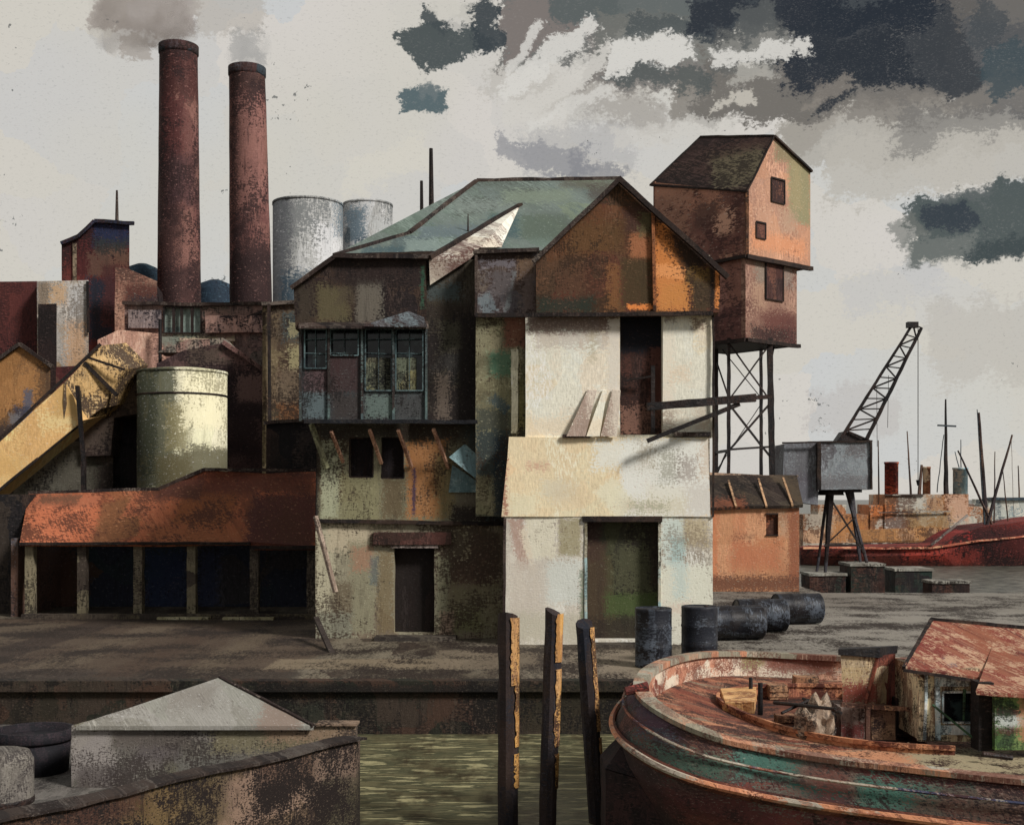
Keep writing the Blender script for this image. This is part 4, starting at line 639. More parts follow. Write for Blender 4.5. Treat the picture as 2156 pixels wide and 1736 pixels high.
# ================================================================= PIER BLOCKS + CRANE
pb1 = paint('pier_timber', [(64, 40, 33), (50, 34, 30), (34, 50, 42), (78, 48, 38)], 55, k=1.0, und=(30, 24, 24), asp=(1.2, .4), sc=.8)
pbt = paint('pier_cap_stone', [(150, 148, 138), (168, 164, 152), (128, 122, 112)], 55, k=1.0)
def pier(u0, u1, vt, Y, d, lab, mt):
    T = thing('mooring_pier', lab, 'pier', (at((u0 + u1) / 2, 0, Y).x, Y, WZ), 'timber mooring piers in the basin'); x0, x1, _, z = pxr(u0, u1, vt, 1300, Y)
    MB().box(x0, x1, Y, Y + d, -2.5, z - .12).build('crib', mt, T, rug=.04, cut=.5); MB().box(x0 - .05, x1 + .05, Y - .05, Y + d + .05, z - .115, z).build('cap', pbt, T, rug=.02, cut=.5); return z
zc = pier(1790, 1862, 1186, 54.5, 1.8, 'brown timber pier under the right leg of the crane', pb1)
zd = pier(1704, 1780, 1206, 54.5, 1.6, 'low brown pier under the left leg of the crane', pb1)
pier(1962, 2040, 1222, 52, 1.2, 'low rust-brown pier farthest right in the basin', pb1)
pier(1884, 1962, 1196, 56, 1.8, 'almost black timber pier with pale cap before the red ship', paint('black_pier', [(30, 26, 28), (40, 32, 30), (30, 44, 38)], 55, und=(70, 60, 50), scum=.1))
K = thing('dock_crane', 'grey-blue dockside crane with leaning lattice jib', 'crane', (at(1780, 0, 55.3).x, 55.3, 0))
cg = paint('crane_cab_paint', [(104, 108, 112), (94, 98, 104), (112, 118, 122), (84, 84, 88)], 55, k=.6, und=(58, 48, 48), scum=.1, pats=[P(1790, 932, 1832, 955, 54, (66, 56, 56), .7, 8), P(1722, 1000, 1835, 1030, 54, (84, 80, 82), .7, 8), P(1648, 1000, 1722, 1060, 54, (74, 70, 78), .7, 8)])
Yc = 54.4
m = MB(); m.rect(1724, 1836, 928, 1030, Yc, 2.2); m.build('cab', cg, K, rug=.03, cut=1)
m = MB(); m.pprism([(1646, 1052), (1722, 1062), (1724, 930), (1650, 934)], Yc + .25, 1.9); m.build('counterweight', cg, K, rug=.03, cut=1)
m = MB(); m.rect(1720, 1728, 932, 1032, Yc - .05, .2); m.beam(at(1833, 930, Yc - .05), at(1834, 1030, Yc - .05), .08); m.beam(at(1646, 932, Yc), at(1836, 928, Yc - .05), .07); m.build('cab_edge', dark_wood, K, rug=.02, cut=.4)
m = MB(); m.pprism([(1760, 930), (1836, 928), (1800, 912), (1775, 908)], Yc + .6, .8); m.build('jib_foot', iron, K)
jt = (1932, 680)
def jl(p0, p1, f_, Y): return at(p0[0] + (p1[0] - p0[0]) * f_, p0[1] + (p1[1] - p0[1]) * f_, Y)
lo, ro = (1766, 928), (1824, 924); lt, rt = (1921, 682), (1939, 690)
m = MB()
for Yj in (Yc + .5, Yc + 1.3):
    m.tube(at(*lo, Yj), at(*lt, Yc + .9), .075, .06, 6); m.tube(at(*ro, Yj), at(*rt, Yc + .9), .09, .07, 6)
m.build('jib_chords', iron, K, rug=.02, cut=.5)
m = MB(); n = 11
for i in range(n):
    f0, f1 = i / n, (i + 1) / n
    for Yj in (Yc + .5, Yc + 1.3):
        Ya, Yb_ = Yj + (Yc + .9 - Yj) * f0, Yj + (Yc + .9 - Yj) * f1
        a_, b_ = (jl(lo, lt, f0, Ya), jl(ro, rt, f1, Yb_)) if i % 2 else (jl(ro, rt, f0, Ya), jl(lo, lt, f1, Yb_))
        m.tube(a_, b_, .04, .04, 5); m.tube(jl(lo, lt, f1, Yb_), jl(ro, rt, f1, Yb_), .03, .03, 5)
m.build('jib_lacing', iron, K)
m = MB(); m.box(at(1922, 0, Yc).x, at(1945, 0, Yc).x, Yc + .75, Yc + 1.05, at(0, 684, Yc).z, at(0, 672, Yc).z); m.build('jib_head', iron, K)
m = MB(); m.tube(at(1932, 688, Yc + .9), at(1932, 1010, Yc + .9), .018, .018, 5); m.tube(at(1845, 816, Yc + .9), at(1846, 940, Yc + .9), .012, .012, 5); m.tube(at(1870, 790, Yc + .9), at(1868, 900, Yc + .9), .012, .012, 5); m.build('cable', iron, K)
m = MB(); m.tube(at(1932, 1010, Yc + .9), at(1932, 1022, Yc + .9), .1, .04, 8); m.build('hook', iron, K)
legs = paint('crane_leg', [(34, 26, 26), (48, 36, 34), (60, 58, 64)], 55, und=(90, 84, 84), scum=.1)
def leg(a_, b_, w0, w1): MB().tube(a_, b_, w0, w1, 6).build('leg', legs, K, rug=.02, cut=.6)
leg(at(1748, 1032, 55), Vector((at(1738, 0, 55).x, 55.1, zd)), .17, .07)
leg(at(1782, 1032, 55), Vector((at(1826, 0, 55).x, 55.1, zc)), .1, .07)
leg(at(1742, 1032, 56), Vector((at(1720, 0, 55.6).x, 55.7, zd)), .08, .06)
leg(at(1790, 1032, 56), Vector((at(1812, 0, 55.8).x, 55.9, zc)), .15, .06)
m = MB(); m.beam(at(1745, 1045, 54.9), at(1820, 1165, 55), .07); m.beam(at(1800, 1088, 54.9), at(1734, 1150, 55), .06); m.beam(at(1735, 1148, 55), at(1817, 1147, 55), .08); m.build('cross_brace', iron, K)
m = MB(); m.tube(at(1748, 1030, 55.2), at(1748, 1042, 55.2), .5, .6, 16); m.tube(at(1785, 1030, 55.2), at(1785, 1036, 55.2), .6, .6, 16); m.build('turntable', iron, K)

# ================================================================= SHIPS
def hull(st, Y, zb, name, mat, T, beam=2.2):      # st: list (u, v_top, half-beam factor)
    m = MB(); v = []
    for u, vt, b_ in st:
        x = at(u, 0, Y).x; z = at(0, vt, Y - beam * b_).z; b = beam * b_
        v += [(x, Y - b, z), (x, Y - b * 1.0, z - (z - zb) * .35), (x, Y - b * .75, zb), (x, Y + b * .75, zb), (x, Y + b, z - (z - zb) * .35), (x, Y + b, z)]
    n = len(st); f = []
    for i in range(n - 1):
        for j in range(5): f.append((i * 6 + j, i * 6 + j + 1, (i + 1) * 6 + j + 1, (i + 1) * 6 + j))
        f.append((i * 6, (i + 1) * 6, (i + 1) * 6 + 5, i * 6 + 5))
    f += [tuple(range(6)), tuple((n - 1) * 6 + k_ for k_ in range(6))]
    m.add(v, f); return m.build(name, mat, T)
red = paint('red_hull_paint', [(130, 44, 34), (110, 38, 32), (148, 52, 38), (84, 32, 30)], 80, k=.92, und=(40, 24, 24), sc=1.0, asp=(.6, 1), scum=.65, pats=[P(1900, 1155, 1990, 1178, 78, (168, 56, 40), .85, 5), P(1700, 1165, 1890, 1195, 78, (96, 46, 36), .8, 6), P(2040, 1110, 2300, 1200, 78, (52, 26, 28), .8, 9), P(1700, 1182, 2300, 1215, 78, (70, 40, 32), .7, 5), P(1985, 1110, 2040, 1135, 78, (150, 40, 34), .9, 4), P(2000, 1160, 2060, 1180, 78, (140, 50, 40), .6, 7)])
sa = thing('red_freighter', 'long low red-hulled freighter lying across the basin at right', 'ship', (at(1950, 0, 80).x, 80, WZ))
hull([(1684, 1152, .1), (1700, 1152, .6), (1760, 1152, .95), (1950, 1148, 1), (1962, 1146, 1), (2000, 1122, 1), (2040, 1108, 1), (2100, 1101, 1), (2160, 1091, .95), (2250, 1080, .8), (2330, 1072, .1)], 80, WZ - .4, 'hull', red, sa, 2.2)
pch = paint('peach_stripe', [(226, 158, 116), (206, 140, 104), (170, 90, 66)], 78, k=.8)
m = MB(); m.beam(at(1690, 1153, 77.7), at(1960, 1153, 77.7), .12); m.beam(at(1960, 1153, 77.7), at(2060, 1138, 77.72), .12); m.beam(at(2060, 1138, 77.72), at(2250, 1120, 77.9), .1); m.build('rubbing_strake', pch, sa, rug=.04, cut=.8)
m = MB(); m.beam(at(1960, 1147, 77.6), at(2036, 1084, 77.7), .13); m.build('bow_post', paint('grey_steel', [(150, 140, 132), (110, 96, 90)], 78), sa, rug=.03, cut=.4)
drk = paint('spar_brown', [(70, 52, 46), (92, 70, 58), (50, 42, 44)], 85, k=.8)
blu = paint('spar_blue', [(60, 78, 88), (52, 60, 66)], 85, k=.8)
def spar(T, p, q, Y, w0, w1, mat, name='mast'): return MB().tube(at(*p, Y), at(*q, Y), w0, w1, 6).build(name, mat, T, rug=.03, cut=1)
spar(sa, (2076, 1108), (2060, 868), 80, .16, .08, drk); spar(sa, (2072, 1108), (2056, 862), 79.5, .06, .03, blu, 'topmast')
spar(sa, (2088, 1105), (2016, 948), 79, .09, .05, drk, 'derrick_boom'); spar(sa, (2076, 1108), (2130, 915), 79, .13, .06, drk, 'derrick_boom')
spar(sa, (2092, 1108), (2094, 950), 80, .06, .03, drk, 'stay'); spar(sa, (2122, 1102), (2110, 985), 80, .05, .03, drk, 'stay'); spar(sa, (2134, 1100), (2128, 918), 80, .015, .015, drk, 'stay')
sb = thing('patchwork_steamer', 'steamer with patchwork orange deckhouses and red funnel behind the red hull', 'ship', (at(1930, 0, 92).x, 92, WZ))
hb = paint('steamer_hull', [(150, 104, 70), (166, 140, 112), (120, 84, 58), (172, 120, 70), (96, 70, 58)], 92, k=.8, und=(70, 46, 36), sc=.9)
hull([(1672, 1120, .2), (1700, 1118, .8), (1860, 1112, 1), (2080, 1108, 1), (2130, 1100, .6), (2150, 1096, .1)], 92, WZ - .4, 'hull', hb, sb, 2.6)
dh = paint('deckhouse_patchwork', [(186, 146, 112), (170, 116, 74), (186, 182, 168), (148, 96, 60), (196, 152, 118), (126, 92, 68)], 90, k=.85, und=(90, 60, 44), sc=.75, scum=.4, pats=[P(1890, 1040, 1945, 1075, 89.4, (188, 184, 172), .9, 4), P(1862, 1085, 1908, 1120, 89.4, (182, 176, 170), .85, 6), P(1950, 1042, 1990, 1078, 89.4, (164, 112, 64), .8, 5), P(1995, 1042, 2040, 1100, 89.4, (200, 158, 130), .9, 6), P(1910, 1080, 2000, 1130, 89.4, (150, 110, 50), .7, 8), P(1836, 1064, 1880, 1088, 89.4, (190, 104, 40), .9, 5), P(1750, 1095, 1825, 1140, 89.4, (184, 120, 56), .7, 7), P(1700, 1075, 1750, 1110, 89.4, (166, 160, 146), .8, 6)])
m = MB(); m.rect(1862, 2038, 1040, 1160, 89.5, 4); m.rect(1832, 1862, 1062, 1160, 89.6, 3.5); m.rect(2038, 2088, 1066, 1150, 89.7, 3); m.rect(1690, 1832, 1082, 1160, 89.7, 3); m.rect(1722, 1780, 1062, 1084, 90, 2.4); m.build('deckhouse', dh, sb, rug=.04, cut=1.2)
m = MB(); m.beam(at(1862, 1041, 89.4), at(1946, 1041, 89.4), .1); m.beam(at(1850, 1078, 89.3), at(2000, 1076, 89.3), .08); m.beam(at(1690, 1145, 89.3), at(1975, 1142, 89.3), .12); m.build('deck_rail', paint('rail_grey', [(170, 160, 146), (74, 60, 54)], 90), sb, rug=.03, cut=.8)
def funnel(T, u0, u1, v0, v1, Y, mat, nm='funnel'):
    r_ = (u1 - u0) / 2 / F * Y; c_ = at((u0 + u1) / 2, 0, Y); za, zb = at(0, v1, Y).z, at(0, v0, Y).z
    o = MB().lathe((c_.x, Y, 0), [(r_, za), (r_, zb - .15), (r_ * 1.08, zb - .15), (r_ * 1.08, zb), (r_ * .85, zb)], 24).build(nm, mat, T, smooth=True)
funnel(sb, 1862, 1890, 972, 1066, 90.5, paint('red_funnel', [(172, 78, 50), (140, 54, 42), (190, 96, 62), (90, 40, 36)], 90, k=.62, und=(54, 28, 28)))
funnel(sb, 1942, 1958, 982, 1042, 91, paint('brown_funnel', [(150, 110, 80), (120, 80, 56), (190, 172, 146)], 90, k=.7))
funnel(sb, 2006, 2036, 984, 1042, 91, paint('blue_funnel', [(78, 116, 134), (110, 140, 148), (60, 96, 118)], 90, k=.6, und=(170, 170, 160), scum=.5))
spar(sb, (1850, 1064), (1848, 926), 91, .07, .04, drk); spar(sb, (1917, 1042), (1909, 907), 91, .09, .04, drk); spar(sb, (1934, 1042), (1940, 978), 91, .14, .1, drk, 'derrick_boom')
spar(sb, (1991, 1042), (1990, 840), 91, .2, .06, iron); MB().beam(at(1973, 895, 90.8), at(2012, 897, 90.8), .12).build('cross_yard', blu, sb)
spar(sb, (1972, 1036), (1986, 915), 91, .04, .03, blu, 'stay'); spar(sb, (2022, 984), (2022, 925), 91, .04, .03, blu); spar(sb, (2018, 984), (2010, 950), 91, .04, .03, blu)
sc_ = thing('white_blue_steamer', 'distant white and blue ship deckhouse at the far right', 'ship', (at(2120, 0, 112).x, 112, WZ))
wb2 = paint('white_blue_paint', [(170, 172, 164), (96, 118, 128), (190, 186, 174), (120, 92, 76)], 110, k=.8, und=(60, 76, 88), sc=.7, scum=.5)
hull([(2030, 1090, .2), (2060, 1088, .8), (2250, 1085, 1), (2330, 1080, .2)], 112, WZ - .4, 'hull', wb2, sc_, 3)
m = MB(); m.rect(2080, 2240, 1050, 1095, 110, 4); m.rect(2040, 2080, 1060, 1095, 110.4, 3); m.build('deckhouse', wb2, sc_, rug=.05, cut=1.5)
MB().beam(at(2070, 1050, 109.9), at(2240, 1049, 109.9), .25).build('awning', blu, sc_, rug=.04, cut=1)
spar(sc_, (2145, 1052), (2143, 980), 111, .08, .05, drk)

# ================================================================= DRUMS
dm_ = paint('black_drum_paint', [(28, 28, 34), (22, 22, 28), (38, 40, 48), (30, 26, 28)], 26, k=1.0, und=(92, 100, 112), mode='O', scum=.25, sc=.7, rough=.45)
def drum_prof(r, h):
    p = [(r * .96, 0), (r * 1.02, .02), (r, .05)]
    for f in (.33, .66): p += [(r, h * f - .035), (r * 1.035, h * f), (r, h * f + .035)]
    return p + [(r, h - .05), (r * 1.02, h - .02), (r * .96, h), (r * .94, h - .03)]
dh_, dr2 = 1.16, .36
proto = thing('oil_drum', 'upright black oil drum before the green door', 'drum', atz(1375, 1402, 0), 'black drums on the quay')
pw_ = Vector(proto['_w'])
MB().lathe(pw_, drum_prof(dr2, dh_), 36).build('shell', dm_, proto, smooth=True)
MB().lathe(pw_ + Vector((0, 0, dh_ - .035)), [(dr2 * .93, 0), (dr2 * .93, .012)], 36).build('lid', dm_, proto)
MB().tube(pw_ + Vector((.15, -.1, dh_ - .03)), pw_ + Vector((.15, -.1, dh_ + .0)), .04, .04, 10).build('bung', iron, proto)
d2 = ctree(proto, atz(1472, 1396, 0), 'upright black drum with bluish sheen at the white corner, right of the first')
d2.rotation_euler.z = 1.2
def lying(u, v, rz, lab, s_=1.0):
    p = atz(u, v, 0); d = ctree(proto, p + Vector((0, 0, dr2 * 1.04 * s_)), lab); d.rotation_euler = (R(90), 0, rz); d.scale = (s_, s_, s_ * .97); return d
lying(1602, 1345, R(-80), 'black drum lying on its side, nearest of the three fallen drums', 1.1)
lying(1652, 1329, R(-84), 'black drum lying on its side in the middle of the fallen drums', 1.12)
lying(1724, 1312, R(-80), 'black drum lying on its side, farthest right of the fallen drums', 1.1)

# ================================================================= PILINGS
pm = paint('tarred_piling', [(30, 26, 30), (36, 28, 28), (24, 26, 34), (44, 32, 28)], 16, k=.6, und=(54, 42, 36), mode='O', scum=.15, sc=.5, asp=(1.2, .35))
ym = paint('bare_yellow_wood', [(200, 148, 72), (170, 120, 60), (188, 140, 84), (150, 108, 78)], 16, k=.9, und=(60, 40, 30), mode='O', scum=.5, sc=.5, asp=(1.4, .4))
def piling(ut, vt, ub, Y, w, lab, bare):
    pb = at(ub, 1736, Y); top = at(ut, vt, Y); bot = top + (pb - top) * ((WZ - 1.5 - top.z) / (pb.z - top.z))
    T = thing('mooring_piling', lab, 'piling', Vector((top.x + (bot.x - top.x) * .6, Y, WZ)), 'three timber pilings'); r_ = w / 2 / F * Y
    n = 9; N = 22; v = []
    for i in range(N + 1):
        f = i / N; c_ = bot.lerp(top, f)
        for j in range(n):
            a = 2 * math.pi * j / n + .3; rr = r_ * (1.04 + .14 * noise.noise(Vector((a * 1.3, f * 9, ut))))
            v.append(c_ + Vector((math.cos(a) * rr, math.sin(a) * rr, (.06 * math.cos(a + ut) if i == N else 0))))
    MB().add(v, [(k * n + j, k * n + (j + 1) % n, (k + 1) * n + (j + 1) % n, (k + 1) * n + j) for k in range(N) for j in range(n)] + [tuple(N * n + j for j in range(n))]).build('post', pm, T)
    for k_, (f0, f1, a0, a1) in enumerate(bare):   # worn strips of bare wood, slightly proud
        vv = []; M_ = 14; Q = 4
        for i in range(M_ + 1):
            f = f0 + (f1 - f0) * i / M_; c_ = bot.lerp(top, f)
            for j in range(Q + 1):
                wob = .25 * noise.noise(Vector((i * .9, k_ * 3.3, ut)))
                a = R(a0 + wob * 60 + (a1 - a0) * j / Q)
                rr = r_ * 1.13
                vv.append(c_ + Vector((math.cos(a) * rr, math.sin(a) * rr, 0)))
        MB().add(vv, [(i * (Q + 1) + j, i * (Q + 1) + j + 1, (i + 1) * (Q + 1) + j + 1, (i + 1) * (Q + 1) + j) for i in range(M_) for j in range(Q)]).build('worn_strip', ym, T)
piling(1070, 1296, 1069, 15.5, 42, 'leftmost piling of three, straight and black with wide yellow strip', [(.80, .997, -75, 0), (.50, .60, -55, 0), (.62, .8, -50, -8)])
piling(1166, 1288, 1152, 15.3, 36, 'middle piling of three, leaning right with ragged yellow face', [(.86, .997, -75, -5), (.62, .84, -65, 0), (.50, .6, -50, 0)])
piling(1230, 1312, 1258, 16.2, 36, 'rightmost piling of three, leaning left beside the boat bow', [(.66, .99, -58, 0), (.46, .64, -45, 0)])

# ================================================================= FOREGROUND JETTY, HUT
jd = paint('jetty_deck_stone', [(100, 96, 90), (84, 80, 74), (116, 110, 104), (70, 62, 58)], 14, k=1.05, und=(44, 38, 38), mode='F', sc=1.4)
JZ = -.2
P0, P1 = Vector((at(750, 0, 14.5).x, 14.5, 0)), Vector((at(-260, 0, 10.0).x, 10.0, 0))
XB = at(748, 0, 19.2).x
tag(MB().add([(P0.x, P0.y + .05, JZ), (XB, 19.2, JZ), (-12, 19.2, JZ), (-12, 9.3, JZ), (P1.x, P1.y + .1, JZ), (XB, 19.2, -3), (-12, 19.2, -3), (P0.x, P0.y + .05, -3)], [(0, 1, 2, 3, 4), (1, 5, 6, 2), (0, 7, 5, 1)]).build('jetty_deck', jd), None, None, kind='structure')
jw = paint('jetty_wall_stone', [(74, 58, 46), (90, 72, 54), (60, 46, 38), (104, 84, 62), (52, 40, 36)], 13, k=.98, und=(32, 24, 22), sc=1.2, scum=.85, drip=.6, pats=[
    P(600, 1600, 745, 1680, 13.8, (136, 112, 96), .7, 12), P(470, 1640, 600, 1736, 13, (146, 118, 100), .75, 10), P(300, 1650, 440, 1736, 12.5, (112, 90, 52), .7, 12), P(0, 1690, 260, 1740, 11.5, (70, 44, 34), .8, 10), P(690, 1640, 750, 1740, 14.3, (64, 60, 44), .8, 8), P(400, 1620, 470, 1736, 12.7, (78, 68, 50), .6, 9), P(560, 1590, 640, 1650, 13.5, (74, 52, 42), .7, 8)])
zt = .456; m = MB()
dd = Vector((.0, .35, 0)); N = 10
top = []
for i in range(N + 1):
    p = P0.lerp(P1, i / N); top.append(Vector((p.x, p.y, zt + .014 * math.sin(i * 1.7) * (1 if 0 < i < N else 0))))
ring = [Vector((P0.x, P0.y, -3))] + top + [Vector((P1.x, P1.y, -3))]
m.prism(ring, dd); tag(m.build('jetty_wall', jw, loc=(P0.x, P0.y, WZ)), 'brown stained jetty wall slanting across the lower left corner', 'wall')
m = MB()
for a_, b_ in zip(top, top[1:]): m.beam(a_ + Vector((0, .15, .02)), b_ + Vector((0, .15, .02)), .3, .03)
o_ = m.build('wall_coping', paint('coping', [(60, 48, 42), (84, 76, 70), (40, 32, 30)], 13, k=1.), bpy.data.objects['jetty_wall'], rug=.012, cut=.25)
Ht = thing('quay_hut', 'low grey hut with pyramid roof in the lower left foreground', 'hut', (at(400, 0, 16.5).x, 16, JZ))
hw = paint('hut_wall_plaster', [(110, 104, 98), (96, 92, 84), (124, 116, 108), (104, 100, 80)], 15, k=.82, und=(54, 46, 44), sc=1.3, scum=.5, pats=[P(150, 1530, 240, 1640, 15, (150, 142, 138), .75, 9), P(290, 1560, 380, 1600, 15, (84, 76, 78), .7, 9), P(450, 1530, 745, 1580, 15, (116, 108, 80), .75, 9), P(560, 1528, 750, 1560, 15, (140, 112, 90), .7, 8), P(380, 1600, 500, 1640, 15, (100, 98, 92), .8, 8), P(240, 1535, 400, 1570, 15, (86, 78, 72), .8, 9), P(160, 1620, 260, 1700, 15, (76, 68, 66), .8, 9)])
x0, x1, _, ze = pxr(150, 748, 1527, 1800, 15.0)
xh = at(652, 0, 15).x; xk, xj = at(488, 0, 17).x, at(330, 0, 17).x; MB().hexa([(x0, 15, JZ), (xh, 15, JZ), (xh, 15, ze), (x0, 15, ze), (xj, 16.95, JZ), (xk, 16.95, JZ), (xk, 16.95, ze), (xj, 16.95, ze)]).build('walls', hw, Ht, rug=.01, cut=.5)
MB().box(xh + .002, x1, 15.0, 15.2, JZ, ze).build('wing_wall', hw, Ht, rug=.01, cut=.5)
hr = paint('hut_roof_slab', [(150, 148, 138), (142, 138, 128), (156, 152, 144)], 15.5, k=1.1, und=(96, 86, 78), scum=-.1, sc=1.8, drip=.05, pats=[P(560, 1480, 650, 1530, 15.5, (140, 118, 104), .8, 8), P(380, 1440, 460, 1470, 16, (128, 120, 110), .6, 8)])
a0, a1, a2, a3 = at(160, 1527, 14.93), at(660, 1527, 14.93), Vector((xk + .02, 17.0, ze)), Vector((xj - .02, 17.0, ze)); apx = at(462, 1425, 16.2)
m = MB(); m.add([a0, a1, a2, a3, apx] + [p + Vector((0, 0, -.05)) for p in (a0, a1, a2, a3)], [(0, 1, 4), (1, 2, 4), (2, 3, 4), (3, 0, 4), (0, 5, 6, 1), (1, 6, 7, 2), (2, 7, 8, 3), (3, 8, 5, 0), (5, 8, 7, 6)])
m.build('roof', hr, Ht)
m = MB(); m.beam(apx, a1, .05, .04); m.build('hip_edge', trim, Ht, rug=.008, cut=.3)
m = MB(); m.box(a1.x + .02, x1 + .02, 14.96, 15.22, ze + .003, ze + .03); m.build('flat_ledge', paint('ledge_peach', [(140, 116, 96), (112, 94, 78)], 15, k=1.), Ht, rug=.008, cut=.4)
bt = paint('black_tub_tar', [(24, 23, 28), (32, 26, 30), (20, 20, 26)], 15, k=.9, und=(58, 46, 52), scum=.2)
x = at(72, 0, 15.9).x
T = thing('tar_tub', 'wide black tub with overhanging rim beside the grey hut', 'tub', (x, 15.9, JZ)); tz_ = at(0, 1548, 15.4).z
MB().lathe((x, 15.9, 0), [(.42, JZ), (.45, tz_ - .14)], 32).build('shell', bt, T, smooth=True); MB().lathe((x, 15.9, 0), [(.48, tz_ - .14), (.49, tz_ - .12), (.49, tz_), (.45, tz_), (.44, tz_ - .1)], 32).build('rim', bt, T, smooth=True)
gd = paint('grey_drum_paint', [(98, 92, 86), (84, 78, 72), (110, 104, 96)], 12, k=.9, und=(50, 44, 44), scum=.5, sc=.7)
x = at(0, 0, 12).x; tz_ = at(0, 1586, 11.8).z
T = thing('grey_barrel', 'dull grey round-shouldered barrel at the lower left edge', 'barrel', (x, 12, JZ))
MB().lathe((x, 12, 0), [(.28, JZ), (.31, .2), (.31, tz_ - .1), (.27, tz_ - .02), (.2, tz_), (.1, tz_ + .01)], 32).build('shell', gd, T, smooth=True); MB().lathe((x, 12, 0), [(.313, .35), (.318, .36), (.318, .4), (.313, .41)], 32).build('hoop', iron, T, smooth=True)

# ================================================================= BOAT
Bt = thing('tugboat', 'rounded rusty workboat with red-roofed wheelhouse moored at lower right', 'boat', (4.5, 15.3, WZ))
def zr(u): f = max(0, min(1, (1720 - u) / 370)); return .75 + .32 * f * f
rail_px = [(2500, 1420), (2300, 1408), (2100, 1398), (1900, 1390), (1780, 1386), (1680, 1381), (1600, 1377), (1530, 1375), (1480, 1377), (1430, 1384), (1390, 1396), (1360, 1412), (1345, 1430), (1340, 1448), (1346, 1466), (1362, 1484), (1390, 1504), (1440, 1532), (1518, 1562), (1600, 1580), (1700, 1597), (1800, 1611), (1900, 1622), (2030, 1637), (2155, 1650), (2400, 1672), (2700, 1690)]
rail = [atz(u, v, zr(u)) for u, v in rail_px]
def smooth_poly(p, it=2):
    for _ in range(it):
        q = [p[0]]
        for a, b in zip(p, p[1:]): q += [a.lerp(b, .25), a.lerp(b, .75)]
        p = q + [p[-1]]
    return p
rail = smooth_poly(rail)
n = len(rail)
nor = []
for i in range(n):
    d = rail[min(n - 1, i + 1)] - rail[max(0, i - 1)]; nor.append(Vector((d.y, -d.x, 0)).normalized() * -1)
cen = Vector((5.5, 15.5, .5))
if (nor[n // 2]).dot(rail[n // 2] - cen) < 0: nor = [-v for v in nor]
bowf = [max(0, min(1, (4.2 - rail[i].x) / 2.4)) for i in range(n)]
def off(o, dz, fl=0): return [rail[i] + nor[i] * (o + fl * bowf[i]) + Vector((0, 0, dz)) for i in range(n)]
def strip(m, A, B): k_ = len(A); m.add(A + B, [(i, i + 1, k_ + i + 1, k_ + i) for i in range(k_ - 1)])
hm = paint('boat_hull_paint', [(66, 34, 32), (54, 46, 42), (46, 78, 68), (72, 44, 36), (38, 68, 60), (86, 46, 38)], 12.5, k=.46, und=(34, 24, 24), sc=1.2, asp=(.55, 1.2), scum=.5, pats=[P(1390, 1590, 1520, 1660, 12.5, (42, 74, 62), .7, 14), P(1330, 1600, 1400, 1760, 13, (40, 24, 26), .85, 12), P(1420, 1660, 1650, 1750, 12, (58, 28, 30), .8, 14), P(1640, 1680, 1900, 1760, 11.5, (76, 34, 36), .8, 12), P(1600, 1660, 1700, 1700, 12, (70, 86, 74), .5, 12), P(1350, 1500, 1420, 1550, 13, (44, 34, 54), .6, 10), P(1560, 1590, 1700, 1640, 12, (44, 84, 74), .7, 12), P(1800, 1640, 1950, 1690, 11.7, (44, 90, 78), .75, 12), P(1700, 1630, 1800, 1670, 11.7, (84, 50, 42), .7, 10), P(1900, 1660, 2100, 1690, 11.7, (80, 46, 38), .7, 12), P(1950, 1640, 2155, 1675, 11.7, (70, 56, 48), .6, 12)])
m = MB(); strip(m, off(.02, -.02), off(.10, -.18, .05)); strip(m, off(.10, -.18, .05), off(.15, -.38, .1)); strip(m, off(.15, -.38, .1), off(.1, -.7, .08)); strip(m, off(.1, -.7, .08), off(-.05, -1.1, 0)); strip(m, off(-.05, -1.1, 0), off(-.5, -2.3, -.1))
m.build('hull', hm, Bt, smooth=True)
cap = paint('rail_cap_paint', [(128, 122, 104), (176, 120, 88), (150, 146, 130), (120, 84, 68)], 13, k=.8, und=(90, 50, 40), sc=.8, asp=(.6, .6), mode='F', scum=.4)
m = MB(); strip(m, off(.05, .0), off(.05, .05)); strip(m, off(.05, .05), off(-.13, .05)); strip(m, off(-.13, .05), off(-.13, -.03)); strip(m, off(-.13, -.03), off(.05, 0)); m.build('rail_cap', cap, Bt)
inb = paint('bulwark_inside', [(196, 150, 122), (180, 160, 140), (166, 112, 86), (190, 178, 158), (110, 56, 42)], 16, k=.72, und=(100, 58, 44), sc=.7, asp=(.5, 1.4), scum=.5, pats=[P(1600, 1385, 1650, 1425, 18.5, (126, 130, 70), .8, 9), P(1650, 1385, 1790, 1440, 18.5, (110, 56, 42), .9, 10)])
m = MB(); strip(m, off(-.07, .03), off(-.10, -.36)); m.build('bulwark', inb, Bt, smooth=True)
m = MB(); strip(m, off(-.03, .03), off(-.03, -.37)); m.build('bulwark_outside', inb, Bt, smooth=True)
lst = paint('light_strake_paint', [(212, 140, 98), (190, 120, 86), (176, 164, 146)], 12, k=.9, und=(96, 50, 38), sc=.6, scum=.3)
s1 = off(.2, -.38, .1); m = MB(); m.path(s1, .035, 6); m.build('belting', lst, Bt)
s2 = off(.14, -.14, .03); m = MB(); m.path(s2, .016, 5); m.build('upper_strake', paint('upper_strake_paint', [(180, 168, 150), (150, 90, 66), (60, 64, 90)], 12, k=.85, und=(70, 40, 34)), Bt)
m = MB(); strip(m, off(.17, -.33, .1), off(.22, -.38, .1)); strip(m, off(.22, -.38, .1), off(.17, -.46, .1)); m.build('fender_timber', paint('fender_brown', [(92, 48, 36), (66, 36, 32), (110, 66, 48)], 12, k=.85), Bt)
